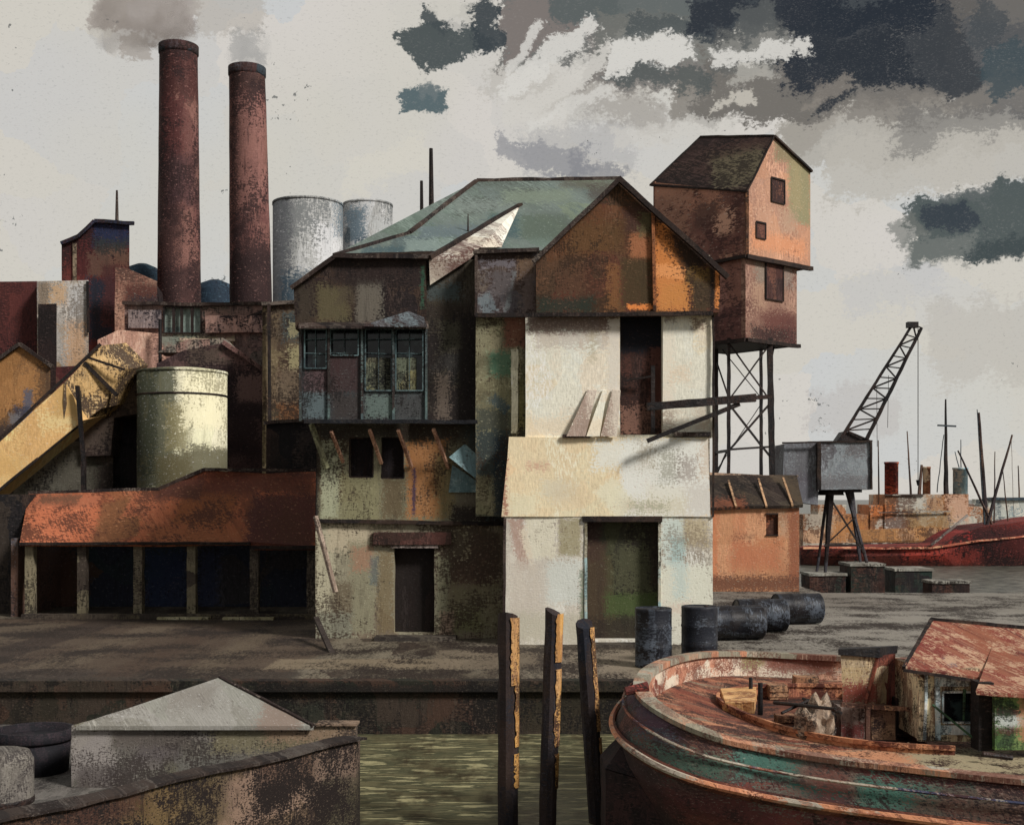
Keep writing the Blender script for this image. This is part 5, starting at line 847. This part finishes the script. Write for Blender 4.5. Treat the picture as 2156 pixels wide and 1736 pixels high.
dk = paint('boat_deck_planks', [(150, 92, 66), (122, 64, 46), (176, 120, 86), (96, 50, 40), (134, 116, 94)], 14, k=.95, und=(54, 32, 28), sc=.6, asp=(.45, 1.6), mode='F', scum=.7, drip=0, pats=[((2.6, 7, 12.6, 14.0), (206, 142, 100), .75, 14), ((4.4, 9, 12.2, 14.3), (150, 146, 116), .85, 14), ((2.2, 4.0, 15.5, 17.5), (120, 58, 40), .7, 10)])
# inner coaming (second curved ring on the deck)
cpx = [(1900, 1446), (1780, 1444), (1680, 1442), (1590, 1444), (1530, 1452), (1505, 1466), (1528, 1486), (1600, 1518), (1700, 1546), (1800, 1562), (1950, 1574), (2160, 1580), (2420, 1586)]
cc = smooth_poly([atz(u, v, .52) for u, v in cpx])
def resamp(p, k_):
    d = [0]
    for a, b in zip(p, p[1:]): d.append(d[-1] + (b - a).length)
    o = []
    for i in range(k_):
        x = d[-1] * i / (k_ - 1); j = 0
        while j < len(p) - 2 and d[j + 1] < x: j += 1
        f = (x - d[j]) / max(1e-6, d[j + 1] - d[j]); o.append(p[j].lerp(p[j + 1], f))
    return o
lo_ = [p for p in off(-.1, -.34) if p.x < 7.2]
# walk both curves by direction from the hold centre so that the side deck is an even band
kc = Vector((4.2, 15.4, 0)); angs = [R(a) for a in range(63, 330, 3)]
def polar(p):
    o = []
    for a in angs:
        best = None; dv = Vector((math.cos(a), math.sin(a)))
        for q0, q1 in zip(p, p[1:]):
            e = (q1 - q0).to_2d(); w_ = (q0 - kc).to_2d(); den = dv.x * e.y - dv.y * e.x
            if abs(den) < 1e-9: continue
            tt = (w_.x * e.y - w_.y * e.x) / den; uu = (w_.x * dv.y - w_.y * dv.x) / den
            if tt > 0 and -.001 <= uu <= 1.001 and (best is None or tt > best[0]): best = (tt, q0.lerp(q1, uu))
        o.append(best[1] if best else None)
    return o
A1, B1 = polar(off(-.1, -.34)), polar(cc)
pr = [(a, b) for a, b in zip(A1, B1) if a and b]
m = MB(); strip(m, [a for a, b in pr], [Vector((b.x, b.y, .45)) for a, b in pr])
m.add([Vector((3.6, 12.0, .41)), Vector((5.5, 11.3, .41)), Vector((12, 11.0, .41)), Vector((12, 19, .41)), Vector((4.9, 19, .41)), Vector((4.9, 13.3, .41)), Vector((3.9, 13.6, .41))], [(0, 1, 2, 3, 4, 5, 6)])
m.build('deck', dk, Bt)
cw_ = paint('coaming_orange', [(206, 140, 96), (186, 118, 80), (140, 80, 58), (96, 50, 38)], 14, k=.95, und=(82, 44, 34), sc=.6)
m = MB(); up = [Vector((b.x, b.y, .53)) for a, b in pr]; dn_ = [Vector((b.x, b.y, .3)) for a, b in pr]; strip(m, up, dn_)
for a_, b_ in zip(up, up[1:]): m.beam(a_, b_, .05, .05)
m.build('hatch_coaming', cw_, Bt)
ir = paint('rust_inner', [(84, 46, 34), (64, 38, 32), (108, 62, 42), (46, 30, 28)], 15, k=.8, und=(30, 22, 22), sc=.7, asp=(.5, 1), mode='F', scum=.6)
m = MB(); m.add([Vector((p.x, p.y, .35)) for p in dn_] + [Vector((6, 15.6, .35))], [(i, i + 1, len(dn_)) for i in range(len(dn_) - 1)]); m.build('hold', ir, Bt)
m = MB(); m.add([(4.9, 13.6, .3), (4.9, 18.6, .3), (4.9, 18.6, .42), (4.9, 13.6, .42)], [(0, 1, 2, 3)]); m.build('hold_bulkhead', ir, Bt)
# ochre locker + stub post at the bow
loc_m = paint('ochre_locker', [(206, 156, 96), (186, 130, 74), (216, 170, 112)], 16, k=.8, und=(110, 62, 40), sc=.6, scum=.4)
m = MB(); lk = [atz(1522, 1496, .46), atz(1588, 1502, .46), atz(1592, 1470, .46), atz(1512, 1466, .46)]
m.hexa([lk[0], lk[1], lk[1] + Vector((0, 0, .16)), lk[0] + Vector((.03, 0, .11)), lk[3], lk[2], lk[2] + Vector((0, 0, .17)), lk[3] + Vector((.03, 0, .12))]); m.build('bow_locker', loc_m, Bt, rug=.006, cut=.2)
def post(u, v, h_, r_): p = atz(u, v, .48); MB().tube(p, p + Vector((0, 0, h_)), r_, r_ * .9, 9).build('bitt', black, Bt)
post(1600, 1504, .42, .035); post(1700, 1528, .34, .03); post(1580, 1470, .3, .03)
m = MB(); m.tube(atz(1630, 1478, .75), atz(1760, 1492, .95), .025, .02, 7); m.tube(atz(1690, 1470, .8), atz(1770, 1500, .8), .02, .02, 7); m.tube(atz(1645, 1500, .75), atz(1700, 1474, .85), .018, .018, 7); m.build('boat_spar', iron, Bt)
rope_m = paint('rope_hemp', [(168, 140, 104), (136, 110, 82)], 14, k=.85, und=(70, 50, 40))
def coil(u, v, z, r_, lab):
    c_ = atz(u, v, z); pts_ = [c_ + Vector((math.cos(i * .5) * (r_ - i * .0016), math.sin(i * .5) * (r_ - i * .0016), .015 + i * .0016)) for i in range(52)]
    tag(MB().path(pts_, .014, 5).build('rope_coil', rope_m, loc=c_), lab, 'rope', 'rope coils on the boat deck')
coil(1560, 1500, .37, .13, 'tan rope coil lying in the bow hold of the boat'); coil(1905, 1582, .42, .12, 'tan rope coil lying on the side deck below the wheelhouse')
bxm = paint('crate_wood_boat', [(140, 96, 66), (112, 70, 50), (164, 124, 90), (84, 52, 42)], 15, k=.8, und=(40, 28, 26), sc=.4, scum=.6)
for (u, v, w_, h_, d_, lab) in ((1640, 1472, .26, .2, .3, 'small rust brown crate in the hold, furthest toward the bow'), (1700, 1462, .34, .26, .3, 'larger brown crate standing in the hold behind the spars'), (1745, 1530, .2, .16, .22, 'little brown crate wedged between tarpaulin and engine casing'), (1660, 1522, .3, .1, .2, 'flat brown crate lying low beside the tarpaulin heap')):
    c_ = atz(u, v, .36); m = MB(); m.box(c_.x - w_ / 2, c_.x + w_ / 2, c_.y, c_.y + d_, .36, .36 + h_)
    for zz in (.36 + h_ * .3, .36 + h_ * .68): m.box(c_.x - w_ / 2 - .008, c_.x + w_ / 2 + .008, c_.y - .012, c_.y - .002, zz - .02, zz + .02)
    o_ = m.build('deck_crate', bxm, loc=(c_.x, c_.y, .36), rug=.008, cut=.12); tag(o_, lab, 'crate', 'crates in the boat hold')
# funnel casing
fm = paint('funnel_cream', [(196, 172, 130), (180, 156, 116), (170, 150, 120)], 15, k=.9, und=(96, 64, 46), sc=.7, scum=.35, pats=[P(1768, 1438, 1850, 1480, 14.9, (120, 46, 34), .95, 8)])
fr2 = paint('funnel_red_side', [(112, 54, 40), (92, 44, 36), (130, 70, 50)], 15, k=.8, und=(50, 30, 28), sc=.7)
yb_ = 14.9
m = MB(); m.hexa([at(1774, 1484, yb_), at(1842, 1490, yb_), at(1848, 1368, yb_), at(1769, 1374, yb_), at(1778, 1484, yb_ + .6), at(1882, 1486, yb_ + .5), at(1884, 1368, yb_ + .5), at(1772, 1372, yb_ + .6)]); fo = m.build('funnel', fm, Bt, rug=.006, cut=.15)
m = MB(); m.prism([at(1822, 1488, yb_ - .03), at(1884, 1486, yb_ + .42), at(1884, 1375, yb_ + .42), at(1850, 1380, yb_ - .03)], Vector((-.03, .02, 0))); m.build('funnel_plate', fr2, fo)
m = MB(); m.hexa([at(1764, 1378, yb_ - .04), at(1850, 1384, yb_ - .04), at(1852, 1362, yb_ - .04), at(1764, 1366, yb_ - .04), at(1768, 1376, yb_ + .66), at(1888, 1374, yb_ + .55), at(1890, 1358, yb_ + .55), at(1768, 1362, yb_ + .66)]); m.build('funnel_cap', black, fo)
# machinery boxes
g1 = paint('machinery_mauve', [(150, 130, 122), (128, 108, 98), (168, 152, 142), (90, 70, 60)], 14.5, k=.8, und=(50, 36, 34), sc=.6, scum=.6, pats=[P(1775, 1528, 1822, 1556, 14.6, (98, 40, 36), .95, 6)])
g2 = paint('machinery_brown', [(128, 96, 70), (108, 78, 58), (146, 112, 82), (74, 52, 42)], 14.5, k=.8, und=(40, 28, 26), sc=.6, scum=.5)
m = MB(); m.rect(1770, 1826, 1488, 1558, 14.7, .55); m.build('engine_casing', g1, Bt, rug=.008, cut=.15)
m = MB(); m.rect(1834, 1884, 1492, 1556, 14.65, .5); m.build('tool_locker', g2, Bt, rug=.008, cut=.15)
m = MB(); m.rect(1886, 1920, 1470, 1550, 15.1, .5); m.rect(1880, 1912, 1438, 1480, 15.4, .4); m.build('deck_box', paint('dark_deck_box', [(60, 42, 36), (84, 60, 48), (44, 32, 30)], 15, k=.8), Bt, rug=.008, cut=.15)
m = MB(); m.beam(at(1826, 1484, 14.55), at(1826, 1560, 14.55), .05); m.beam(at(1770, 1482, 14.55), at(1915, 1492, 14.6), .05); m.build('casing_trim', paint('casing_trim_paint', [(176, 130, 92), (90, 60, 48)], 14.5, k=.85), Bt)
# wheelhouses
wr = paint('red_tile_roof', [(122, 54, 42), (134, 62, 46), (106, 46, 38), (148, 88, 64)], 14, k=1.1, und=(196, 156, 124), sc=.5, scum=.6, asp=(1.4, .5), pats=[P(2080, 1340, 2155, 1400, 14.6, (150, 88, 58), .6, 9), P(2010, 1395, 2030, 1405, 14.2, (120, 120, 126), .7, 3), P(1960, 1320, 2010, 1380, 14.5, (122, 38, 32), .7, 9)])
cw = paint('wheelhouse_cream', [(198, 176, 140), (176, 154, 122), (120, 96, 74)], 14, k=.58, und=(34, 26, 26), sc=.5, scum=.45, asp=(1.6, .5))
wy = 14.35
wh1 = MB(); wins1 = [(1978, 2050, 1455, 1512)]
wh1.wall(1934, 2062, 1406, 1560, wy, .08, [(1984, 2046, 1456, 1520)]); wo1 = wh1.build('wheelhouse', cw, Bt)
MB().box(at(1934, 0, wy).x, at(1934, 0, wy).x + .06, wy + .085, wy + .9, at(0, 1556, wy).z, at(0, 1406, wy).z).build('side_panel', cw, wo1)
m = MB()
for p, q_ in (((1984, 1456), (1984, 1520)), ((2046, 1456), (2046, 1520)), ((1984, 1456), (2046, 1456)), ((1984, 1520), (2046, 1520))): m.beam(at(*p, wy - .01), at(*q_, wy - .01), .022)
pal_b = paint('pale_blue_paint', [(164, 176, 176), (140, 156, 160), (190, 190, 178)], 14, k=.55, und=(50, 50, 50), sc=.5)
wwin = m.build('window', pal_b, wo1); MB().rect(1982, 2048, 1454, 1522, wy + .05, .02).build('pane', glass, wwin)
m = MB(); m.beam(at(1972, 1412, wy - .03), at(1974, 1556, wy - .03), .05); m.beam(at(1950, 1410, wy - .02), at(1946, 1556, wy - .02), .03); m.rect(1974, 2046, 1526, 1546, wy - .02, .015); m.rect(1978, 2040, 1414, 1444, wy - .02, .012); m.build('door_frame', pal_b, wo1, rug=.004, cut=.12)
m = MB(); m.tube(at(2030, 1450, wy - .06), at(2028, 1515, wy - .06), .02, .012, 7); m.tube(at(1962, 1482, wy - .1), at(2072, 1572, wy - .35), .014, .014, 6); m.build('green_pole', paint('green_rope', [(66, 98, 66), (50, 76, 54)], 14), wo1)
m = MB(); m.hexa([at(1902, 1410, wy - .16), at(2068, 1434, wy - .16), at(2068, 1426, wy - .16), at(1902, 1402, wy - .16), at(1960, 1312, wy + 1.5), at(2172, 1332, wy + 1.5), at(2172, 1324, wy + 1.5), at(1962, 1303, wy + 1.5)]); m.build('roof', wr, wo1, rug=.006, cut=.15)
m = MB(); m.beam(at(1960, 1302, wy + 1.48), at(2180, 1322, wy + 1.48), .04); m.beam(at(1902, 1406, wy - .16), at(1961, 1303, wy + 1.48), .04); m.beam(at(1902, 1410, wy - .18), at(2066, 1434, wy - .18), .035); m.build('roof_edge', dark_wood, wo1, rug=.005, cut=.1)
gy = 13.75
gpn = paint('green_panel', [(84, 112, 56), (66, 94, 48), (100, 124, 70), (52, 72, 44)], 14, k=.82, und=(34, 44, 30), sc=.5, scum=.4, pats=[P(2098, 1505, 2160, 1530, gy, (176, 182, 178), .95, 5), P(2098, 1492, 2160, 1503, gy, (60, 30, 28), .9, 3), P(2098, 1532, 2160, 1545, gy, (74, 40, 36), .8, 4), P(2145, 1460, 2165, 1560, gy, (170, 120, 84), .7, 5)])
m = MB(); m.rect(2094, 2330, 1462, 1578, gy, .08); m.rect(2094, 2100, 1462, 1578, gy + .09, 1.2); cab2 = m.build('aft_cabin', gpn, Bt)
m = MB(); m.rect(2060, 2092, 1436, 1580, gy + .1, .25); m.build('corner_post', dark_wood, cab2, rug=.005, cut=.15)
m = MB(); m.hexa([at(2056, 1462, gy - .12), at(2340, 1480, gy - .12), at(2340, 1470, gy - .12), at(2054, 1454, gy - .12), at(2100, 1340, wy + 1.3), at(2340, 1352, wy + 1.3), at(2340, 1344, wy + 1.3), at(2098, 1332, wy + 1.3)]); m.build('roof', wr, cab2, rug=.006, cut=.15)
m = MB(); m.tube(at(2068, 1586, gy - .4), at(2130, 1594, gy - .4), .03, .03, 8); m.build('deck_roller', iron, cab2)
# bow stem fender + name-less registration marks band
m = MB(); pts = [rail[i] for i in range(n) if rail[i].x < 1.75]
bx = min(rail, key=lambda p: p.x)
m.hexa([bx + Vector((-.42, -.35, -.75)), bx + Vector((.25, -.75, -.85)), bx + Vector((.2, -.6, -.55)), bx + Vector((-.2, -.2, -.5)), bx + Vector((-.42, .4, -.75)), bx + Vector((.4, .4, -.8)), bx + Vector((.4, .3, -.5)), bx + Vector((-.2, .3, -.5))])
m.hexa([bx + Vector((-.38, -.35, -2.6)), bx + Vector((.25, -.75, -2.6)), bx + Vector((.25, -.75, -.86)), bx + Vector((-.42, -.35, -.76)), bx + Vector((-.38, .4, -2.6)), bx + Vector((.4, .4, -2.6)), bx + Vector((.4, .4, -.8)), bx + Vector((-.42, .4, -.76))])
m.build('bow_fender', paint('bow_fender_dark', [(40, 28, 28), (30, 24, 26), (54, 34, 34)], 14, k=.8, und=(20, 16, 18)), Bt, rug=.015, cut=.3)
m = MB(); m.tube(bx + Vector((-.16, 0, .05)), bx + Vector((.1, .03, .1)), .05, .06, 8); m.build('bow_chock', paint('red_chock', [(132, 54, 44), (100, 44, 38)], 14), Bt)
# tarpaulin bundle
tb = paint('grey_tarpaulin', [(140, 122, 104), (110, 96, 84), (160, 138, 116), (78, 68, 62)], 14.6, k=.8, und=(44, 38, 38), sc=.45, scum=.5, asp=(1.6, .5))
p = atz(1718, 1552, .45)
bm = bmesh.new(); bmesh.ops.create_icosphere(bm, subdivisions=4, radius=1)
for v in bm.verts:
    c = v.co.copy(); k_ = 1 + .34 * noise.noise(c * 1.9) + .12 * noise.noise(c * 6) + .1 * abs(noise.noise(Vector((c.x * 9, c.y * 9, c.z * 1.5))))
    v.co = Vector((c.x * .23, c.y * .2, max(-.0, c.z * .30 + .16))) * k_
me = bpy.data.meshes.new('tarpaulin_bundle'); bm.to_mesh(me); bm.free(); me.materials.append(tb); ob = bpy.data.objects.new('tarpaulin_bundle', me); C.objects.link(ob); ob.location = p
tag(ob, 'crumpled grey tarpaulin heap on the boat deck left of the funnel', 'tarpaulin')
# smoke
def smoke(u, v, Y, rx, rz, lab, col, dens, seed):
    bm = bmesh.new(); bmesh.ops.create_icosphere(bm, subdivisions=4, radius=1); s = Vector((seed, 0, 0))
    for w_ in bm.verts:
        c = w_.co.copy(); k_ = 1 + .45 * noise.noise(c * 1.3 + s) + .25 * noise.noise(c * 3.5 + s)
        w_.co = Vector((c.x * rx, c.y * rx * .5, c.z * rz)) * k_
    me = bpy.data.meshes.new('smoke'); bm.to_mesh(me); bm.free()
    mt = bpy.data.materials.new('smoke'); mt.use_nodes = True; t = NT(mt.node_tree); t.n.clear(); o = t.new('ShaderNodeOutputMaterial'); pv = t.new('ShaderNodeVolumePrincipled')
    pv.inputs['Color'].default_value = col; nz = t.noise(t.new('ShaderNodeNewGeometry').outputs['Position'], .55, 4, .65); t.put(pv.inputs['Density'], t.mr(nz, .42, .56, dens * .12, dens)); t.l.new(pv.outputs[0], o.inputs['Volume'])
    me.materials.append(mt); ob = bpy.data.objects.new('smoke', me); C.objects.link(ob); ob.location = at(u, v, Y); ob['kind'] = 'stuff'; tag(ob, lab, 'smoke')
smoke(300, 44, 60, 2.7, 1.7, 'brown-grey smoke cloud drifting left from the taller chimney', (.5, .45, .42, 1), .5, 3)
smoke(378, 62, 60, .8, .9, 'thin smoke rising straight off the taller chimney top', (.42, .38, .36, 1), .6, 5)
smoke(522, 100, 60, 1.0, 1.1, 'pale grey smoke puff above the shorter chimney', (.55, .57, .6, 1), .4, 8)

# ================================================================= SKY, SUN, CAMERA
wd = bpy.data.worlds.new('World'); bpy.context.scene.world = wd; wd.use_nodes = True; t = NT(wd.node_tree); t.n.clear()
out = t.new('ShaderNodeOutputWorld'); bg = t.new('ShaderNodeBackground'); t.l.new(bg.outputs[0], out.inputs[0])
SUN_EL, SUN_AZ = 38, 52                            # sun behind the viewer's right shoulder
sky = t.new('ShaderNodeTexSky', sky_type='NISHITA'); sky.sun_disc = False; sky.sun_elevation = R(SUN_EL); sky.sun_rotation = R(180 - SUN_AZ)
tc = t.new('ShaderNodeTexCoord'); D_v = tc.outputs['Generated']; sp = t.new('ShaderNodeSeparateXYZ'); t.l.new(D_v, sp.inputs[0])
az = t.m('ARCTAN2', sp.outputs[0], sp.outputs[1]); el = t.m('ARCSINE', sp.outputs[2])
w1 = t.noise(D_v, 9, 6, .68, True); ws = t.new('ShaderNodeSeparateColor'); t.l.new(w1, ws.inputs[0])
azw = t.m('ADD', az, t.m('MULTIPLY', t.m('SUBTRACT', ws.outputs[0], .5), .085)); elw = t.m('ADD', el, t.m('MULTIPLY', t.m('SUBTRACT', ws.outputs[1], .5), .07))
gr = t.noise(t.xyz(t.m('MULTIPLY', az, 1.0), t.m('MULTIPLY', el, 1.6), 0), 240, 4, .8); md_ = t.noise(D_v, 30, 5, .75)
nz = t.m('MULTIPLY', t.m('SUBTRACT', t.m('ADD', t.m('MULTIPLY', gr, .45), t.m('MULTIPLY', md_, .55)), .5), 6.0)
def L4(c): return lin(c) + [1]
v = t.new('ShaderNodeTexVoronoi', distance='CHEBYCHEV'); v.voronoi_dimensions = '2D'; t.put(v.inputs['Vector'], t.xyz(azw, t.m('MULTIPLY', elw, 1.3), 0)); v.inputs['Scale'].default_value = 13
vs = t.new('ShaderNodeSeparateColor'); t.l.new(v.outputs['Color'], vs.inputs[0])
col = t.ramp(vs.outputs[0], [L4((208, 204, 198)), L4((204, 202, 198)), L4((213, 208, 201)), L4((203, 204, 203)), L4((210, 205, 195))])
lg = t.noise(D_v, 5, 3, .5); col = t.mix(t.mr(lg, .4, .65), col, L4((208, 204, 193)))
SL, DKc, BR, PG2, WH = (74, 82, 80), (38, 42, 48), (126, 120, 114), (182, 177, 167), (217, 214, 207)
cl = [(1020, 150, 1400, 235, PG2, .5, 14, -10), (1100, 250, 1330, 350, (176, 174, 172), .6, 16, 0), (1050, 290, 1250, 340, (140, 140, 144), .75, 9, -6), (1200, 330, 1300, 375, (134, 134, 138), .75, 9, -30),
      (1640, 190, 2200, 330, (176, 171, 161), .9, 12, 0), (1750, 280, 2200, 400, (188, 183, 173), .8, 14, 0), (1640, 215, 1800, 290, (158, 152, 142), .8, 9, 35), (1780, 560, 2000, 640, (196, 195, 194), .6, 14, 0), (1960, 640, 2200, 800, (192, 187, 178), .7, 14, 0), (1700, 815, 1860, 900, (188, 182, 178), .5, 10, 0),
      (1040, -40, 1300, 120, (104, 104, 100), .95, 8, 0), (1040, 10, 1260, 100, (128, 118, 112), .8, 9, 12), (1150, -40, 1480, 60, (90, 96, 94), .95, 8, 0), (1250, 40, 1520, 165, (112, 112, 106), .9, 9, 0), (1240, 130, 1500, 190, BR, .9, 9, -6), (1430, 150, 1700, 245, (136, 130, 121), .9, 9, 0), (1230, 190, 1420, 240, (160, 154, 146), .6, 12, -15),
      (1480, 90, 2050, 230, (112, 107, 100), .9, 9, 0), (1290, 140, 1500, 180, (78, 84, 82), .8, 8, -8), (1320, 40, 1480, 80, (74, 80, 80), .8, 8, 0),
      (1430, -40, 2050, 60, (66, 70, 72), 1, 8, 0), (1500, 50, 1760, 130, (96, 96, 92), .8, 9, 0), (1660, 0, 2040, 170, DKc, .95, 8, -4), (1730, 70, 1990, 200, (44, 47, 51), .95, 8, 0), (1430, 0, 1700, 60, (44, 47, 52), .85, 8, 0), (1985, -40, 2200, 100, (100, 96, 91), .95, 9, 0), (1990, 70, 2200, 230, (86, 86, 86), .95, 9, -15), (1800, 180, 2150, 250, (130, 124, 116), .8, 9, 0), (1900, 220, 2150, 290, (112, 109, 105), .6, 12, 0),
      (1930, 40, 2030, 190, (60, 62, 64), .95, 7, 30), (2040, 20, 2110, 90, (70, 74, 76), .8, 7, -25), (2060, 120, 2160, 200, (64, 76, 80), .85, 8, 20), (1560, 10, 1640, 80, (90, 92, 90), .8, 6, 15), (1290, 88, 1460, 145, WH, .95, 6, 8), (1500, 88, 1700, 116, WH, .9, 6, 0), (1505, 190, 1600, 214, (196, 190, 178), .9, 6, 0), (1560, 120, 1640, 150, (190, 186, 176), .6, 8, 0), (1700, 170, 1780, 200, (140, 132, 122), .7, 8, 0),
      (840, 40, 1010, 122, (70, 77, 76), .97, 5, 22), (985, 0, 1035, 95, (60, 66, 68), .97, 5, 12), (880, 20, 960, 60, (70, 76, 76), .95, 5, -20), (900, -10, 1000, 25, (206, 202, 192), .9, 6, -10), (940, 20, 985, 50, (206, 202, 194), .8, 6, 0), (820, 200, 925, 246, (76, 94, 98), .95, 5, 8), (860, 190, 900, 215, (110, 118, 118), .7, 5, 0),
      (1935, 405, 2200, 535, (76, 84, 82), .98, 7, 4), (1960, 430, 2050, 475, (52, 58, 64), .9, 6, 6), (1895, 465, 1950, 510, (110, 112, 106), .7, 6, 30), (1920, 500, 2040, 560, (124, 126, 120), .55, 8, 0), (2060, 500, 2200, 540, (60, 68, 68), .8, 6, 0), (2000, 395, 2080, 425, (96, 100, 98), .8, 6, 0),
      (1030, 120, 1260, 145, WH, .9, 6, 32), (1060, 90, 1150, 112, WH, .8, 5, 48), (1100, 210, 1320, 232, WH, .7, 6, 14), (1300, 250, 1560, 285, (206, 202, 194), .7, 7, 4), (1040, 160, 1300, 205, (210, 206, 198), .85, 7, 22), (740, 340, 900, 400, (214, 209, 196), .7, 9, 20),
      (200, -30, 400, 60, (150, 138, 130), .7, 8, 0), (400, -20, 560, 80, (180, 173, 163), .6, 10, 0), (480, 80, 560, 140, (164, 162, 158), .6, 8, 0), (240, 70, 310, 115, (158, 148, 138), .7, 6, 0)]
for u0, v0, u1, v1, c, op, so, an in cl:
    uc, vc = (u0 + u1) / 2, (v0 + v1) / 2; a_ = math.atan((uc - U0) / F); e_ = math.atan((HV - vc) / F * math.cos(a_))
    hx = (u1 - u0) / 2 / F * math.cos(a_); hz = (v1 - v0) / 2 / F
    col = add_patch(t, col, azw, elw, nz, (a_ - hx, a_ + hx, e_ - hz, e_ + hz), L4(c), op, so / F * 3.0, an)
fl = t.noise(t.xyz(az, t.m('MULTIPLY', el, 2.2), 4), 300, 3, .8); col = t.mix(t.m('MULTIPLY', t.m('MULTIPLY', t.mr(fl, .55, .62), t.mr(md_, .45, .62)), .2), col, L4((176, 172, 166)))
col = t.mix(t.m('MULTIPLY', t.mr(fl, .42, .37), .22), col, L4((120, 120, 118)))
crumb = t.noise(D_v, 210, 3, .6); cm = t.noise(D_v, 14, 4, .6)
col = t.mix(t.m('MULTIPLY', t.mr(t.m('ADD', crumb, t.m('MULTIPLY', cm, .9)), 1.235, 1.26), .8), col, L4((92, 94, 92)))
zen = t.mr(el, .46, .95); col = t.mix(t.m('MULTIPLY', zen, .75), col, L4((104, 108, 112)))      # unseen sky overhead and behind the viewer dimmed to cut ambient light
beh = t.mr(sp.outputs[1], .35, -.35); col = t.mix(t.m('MULTIPLY', beh, .8), col, L4((152, 152, 150)))
below = t.mr(sp.outputs[2], -.02, -.004)           # dull below the horizon
col = t.mix(below, L4((110, 106, 98)), col)
# thin overcast over the physical sky
skc = t.new('ShaderNodeVectorMath', operation='SCALE'); t.l.new(sky.outputs[0], skc.inputs[0]); skc.inputs['Scale'].default_value = .08
col = t.mix(.96, skc.outputs[0], col)
t.l.new(col, bg.inputs[0]); bg.inputs[1].default_value = 1.0
wd.cycles.sampling_method = 'NONE'
sn = bpy.data.lights.new('sun', 'SUN'); sn.energy = 3.55; sn.angle = R(11); sn.color = (1, .965, .915)
so = bpy.data.objects.new('sun', sn); C.objects.link(so)
ds = Vector((math.sin(R(SUN_AZ)) * math.cos(R(SUN_EL)), -math.cos(R(SUN_AZ)) * math.cos(R(SUN_EL)), math.sin(R(SUN_EL))))
so.rotation_euler = ds.to_track_quat('Z', 'Y').to_euler()
cd = bpy.data.cameras.new('camera'); co = bpy.data.objects.new('camera', cd); C.objects.link(co); bpy.context.scene.camera = co
co.location = (0, 0, H); co.rotation_euler = (R(90), 0, 0); cd.sensor_width = 36; cd.lens = 36 * F / 2155; cd.shift_y = (HV - 868) / 2155; cd.clip_end = 9000; cd.clip_start = .1
sc = bpy.context.scene; sc.view_settings.view_transform = 'Standard'; sc.view_settings.look = 'None'; sc.view_settings.exposure = 0; sc.view_settings.gamma = 1
sc.cycles.max_bounces = 6; sc.cycles.volume_bounces = 1
for o in bpy.data.objects:
    if '_w' in o: del o['_w']
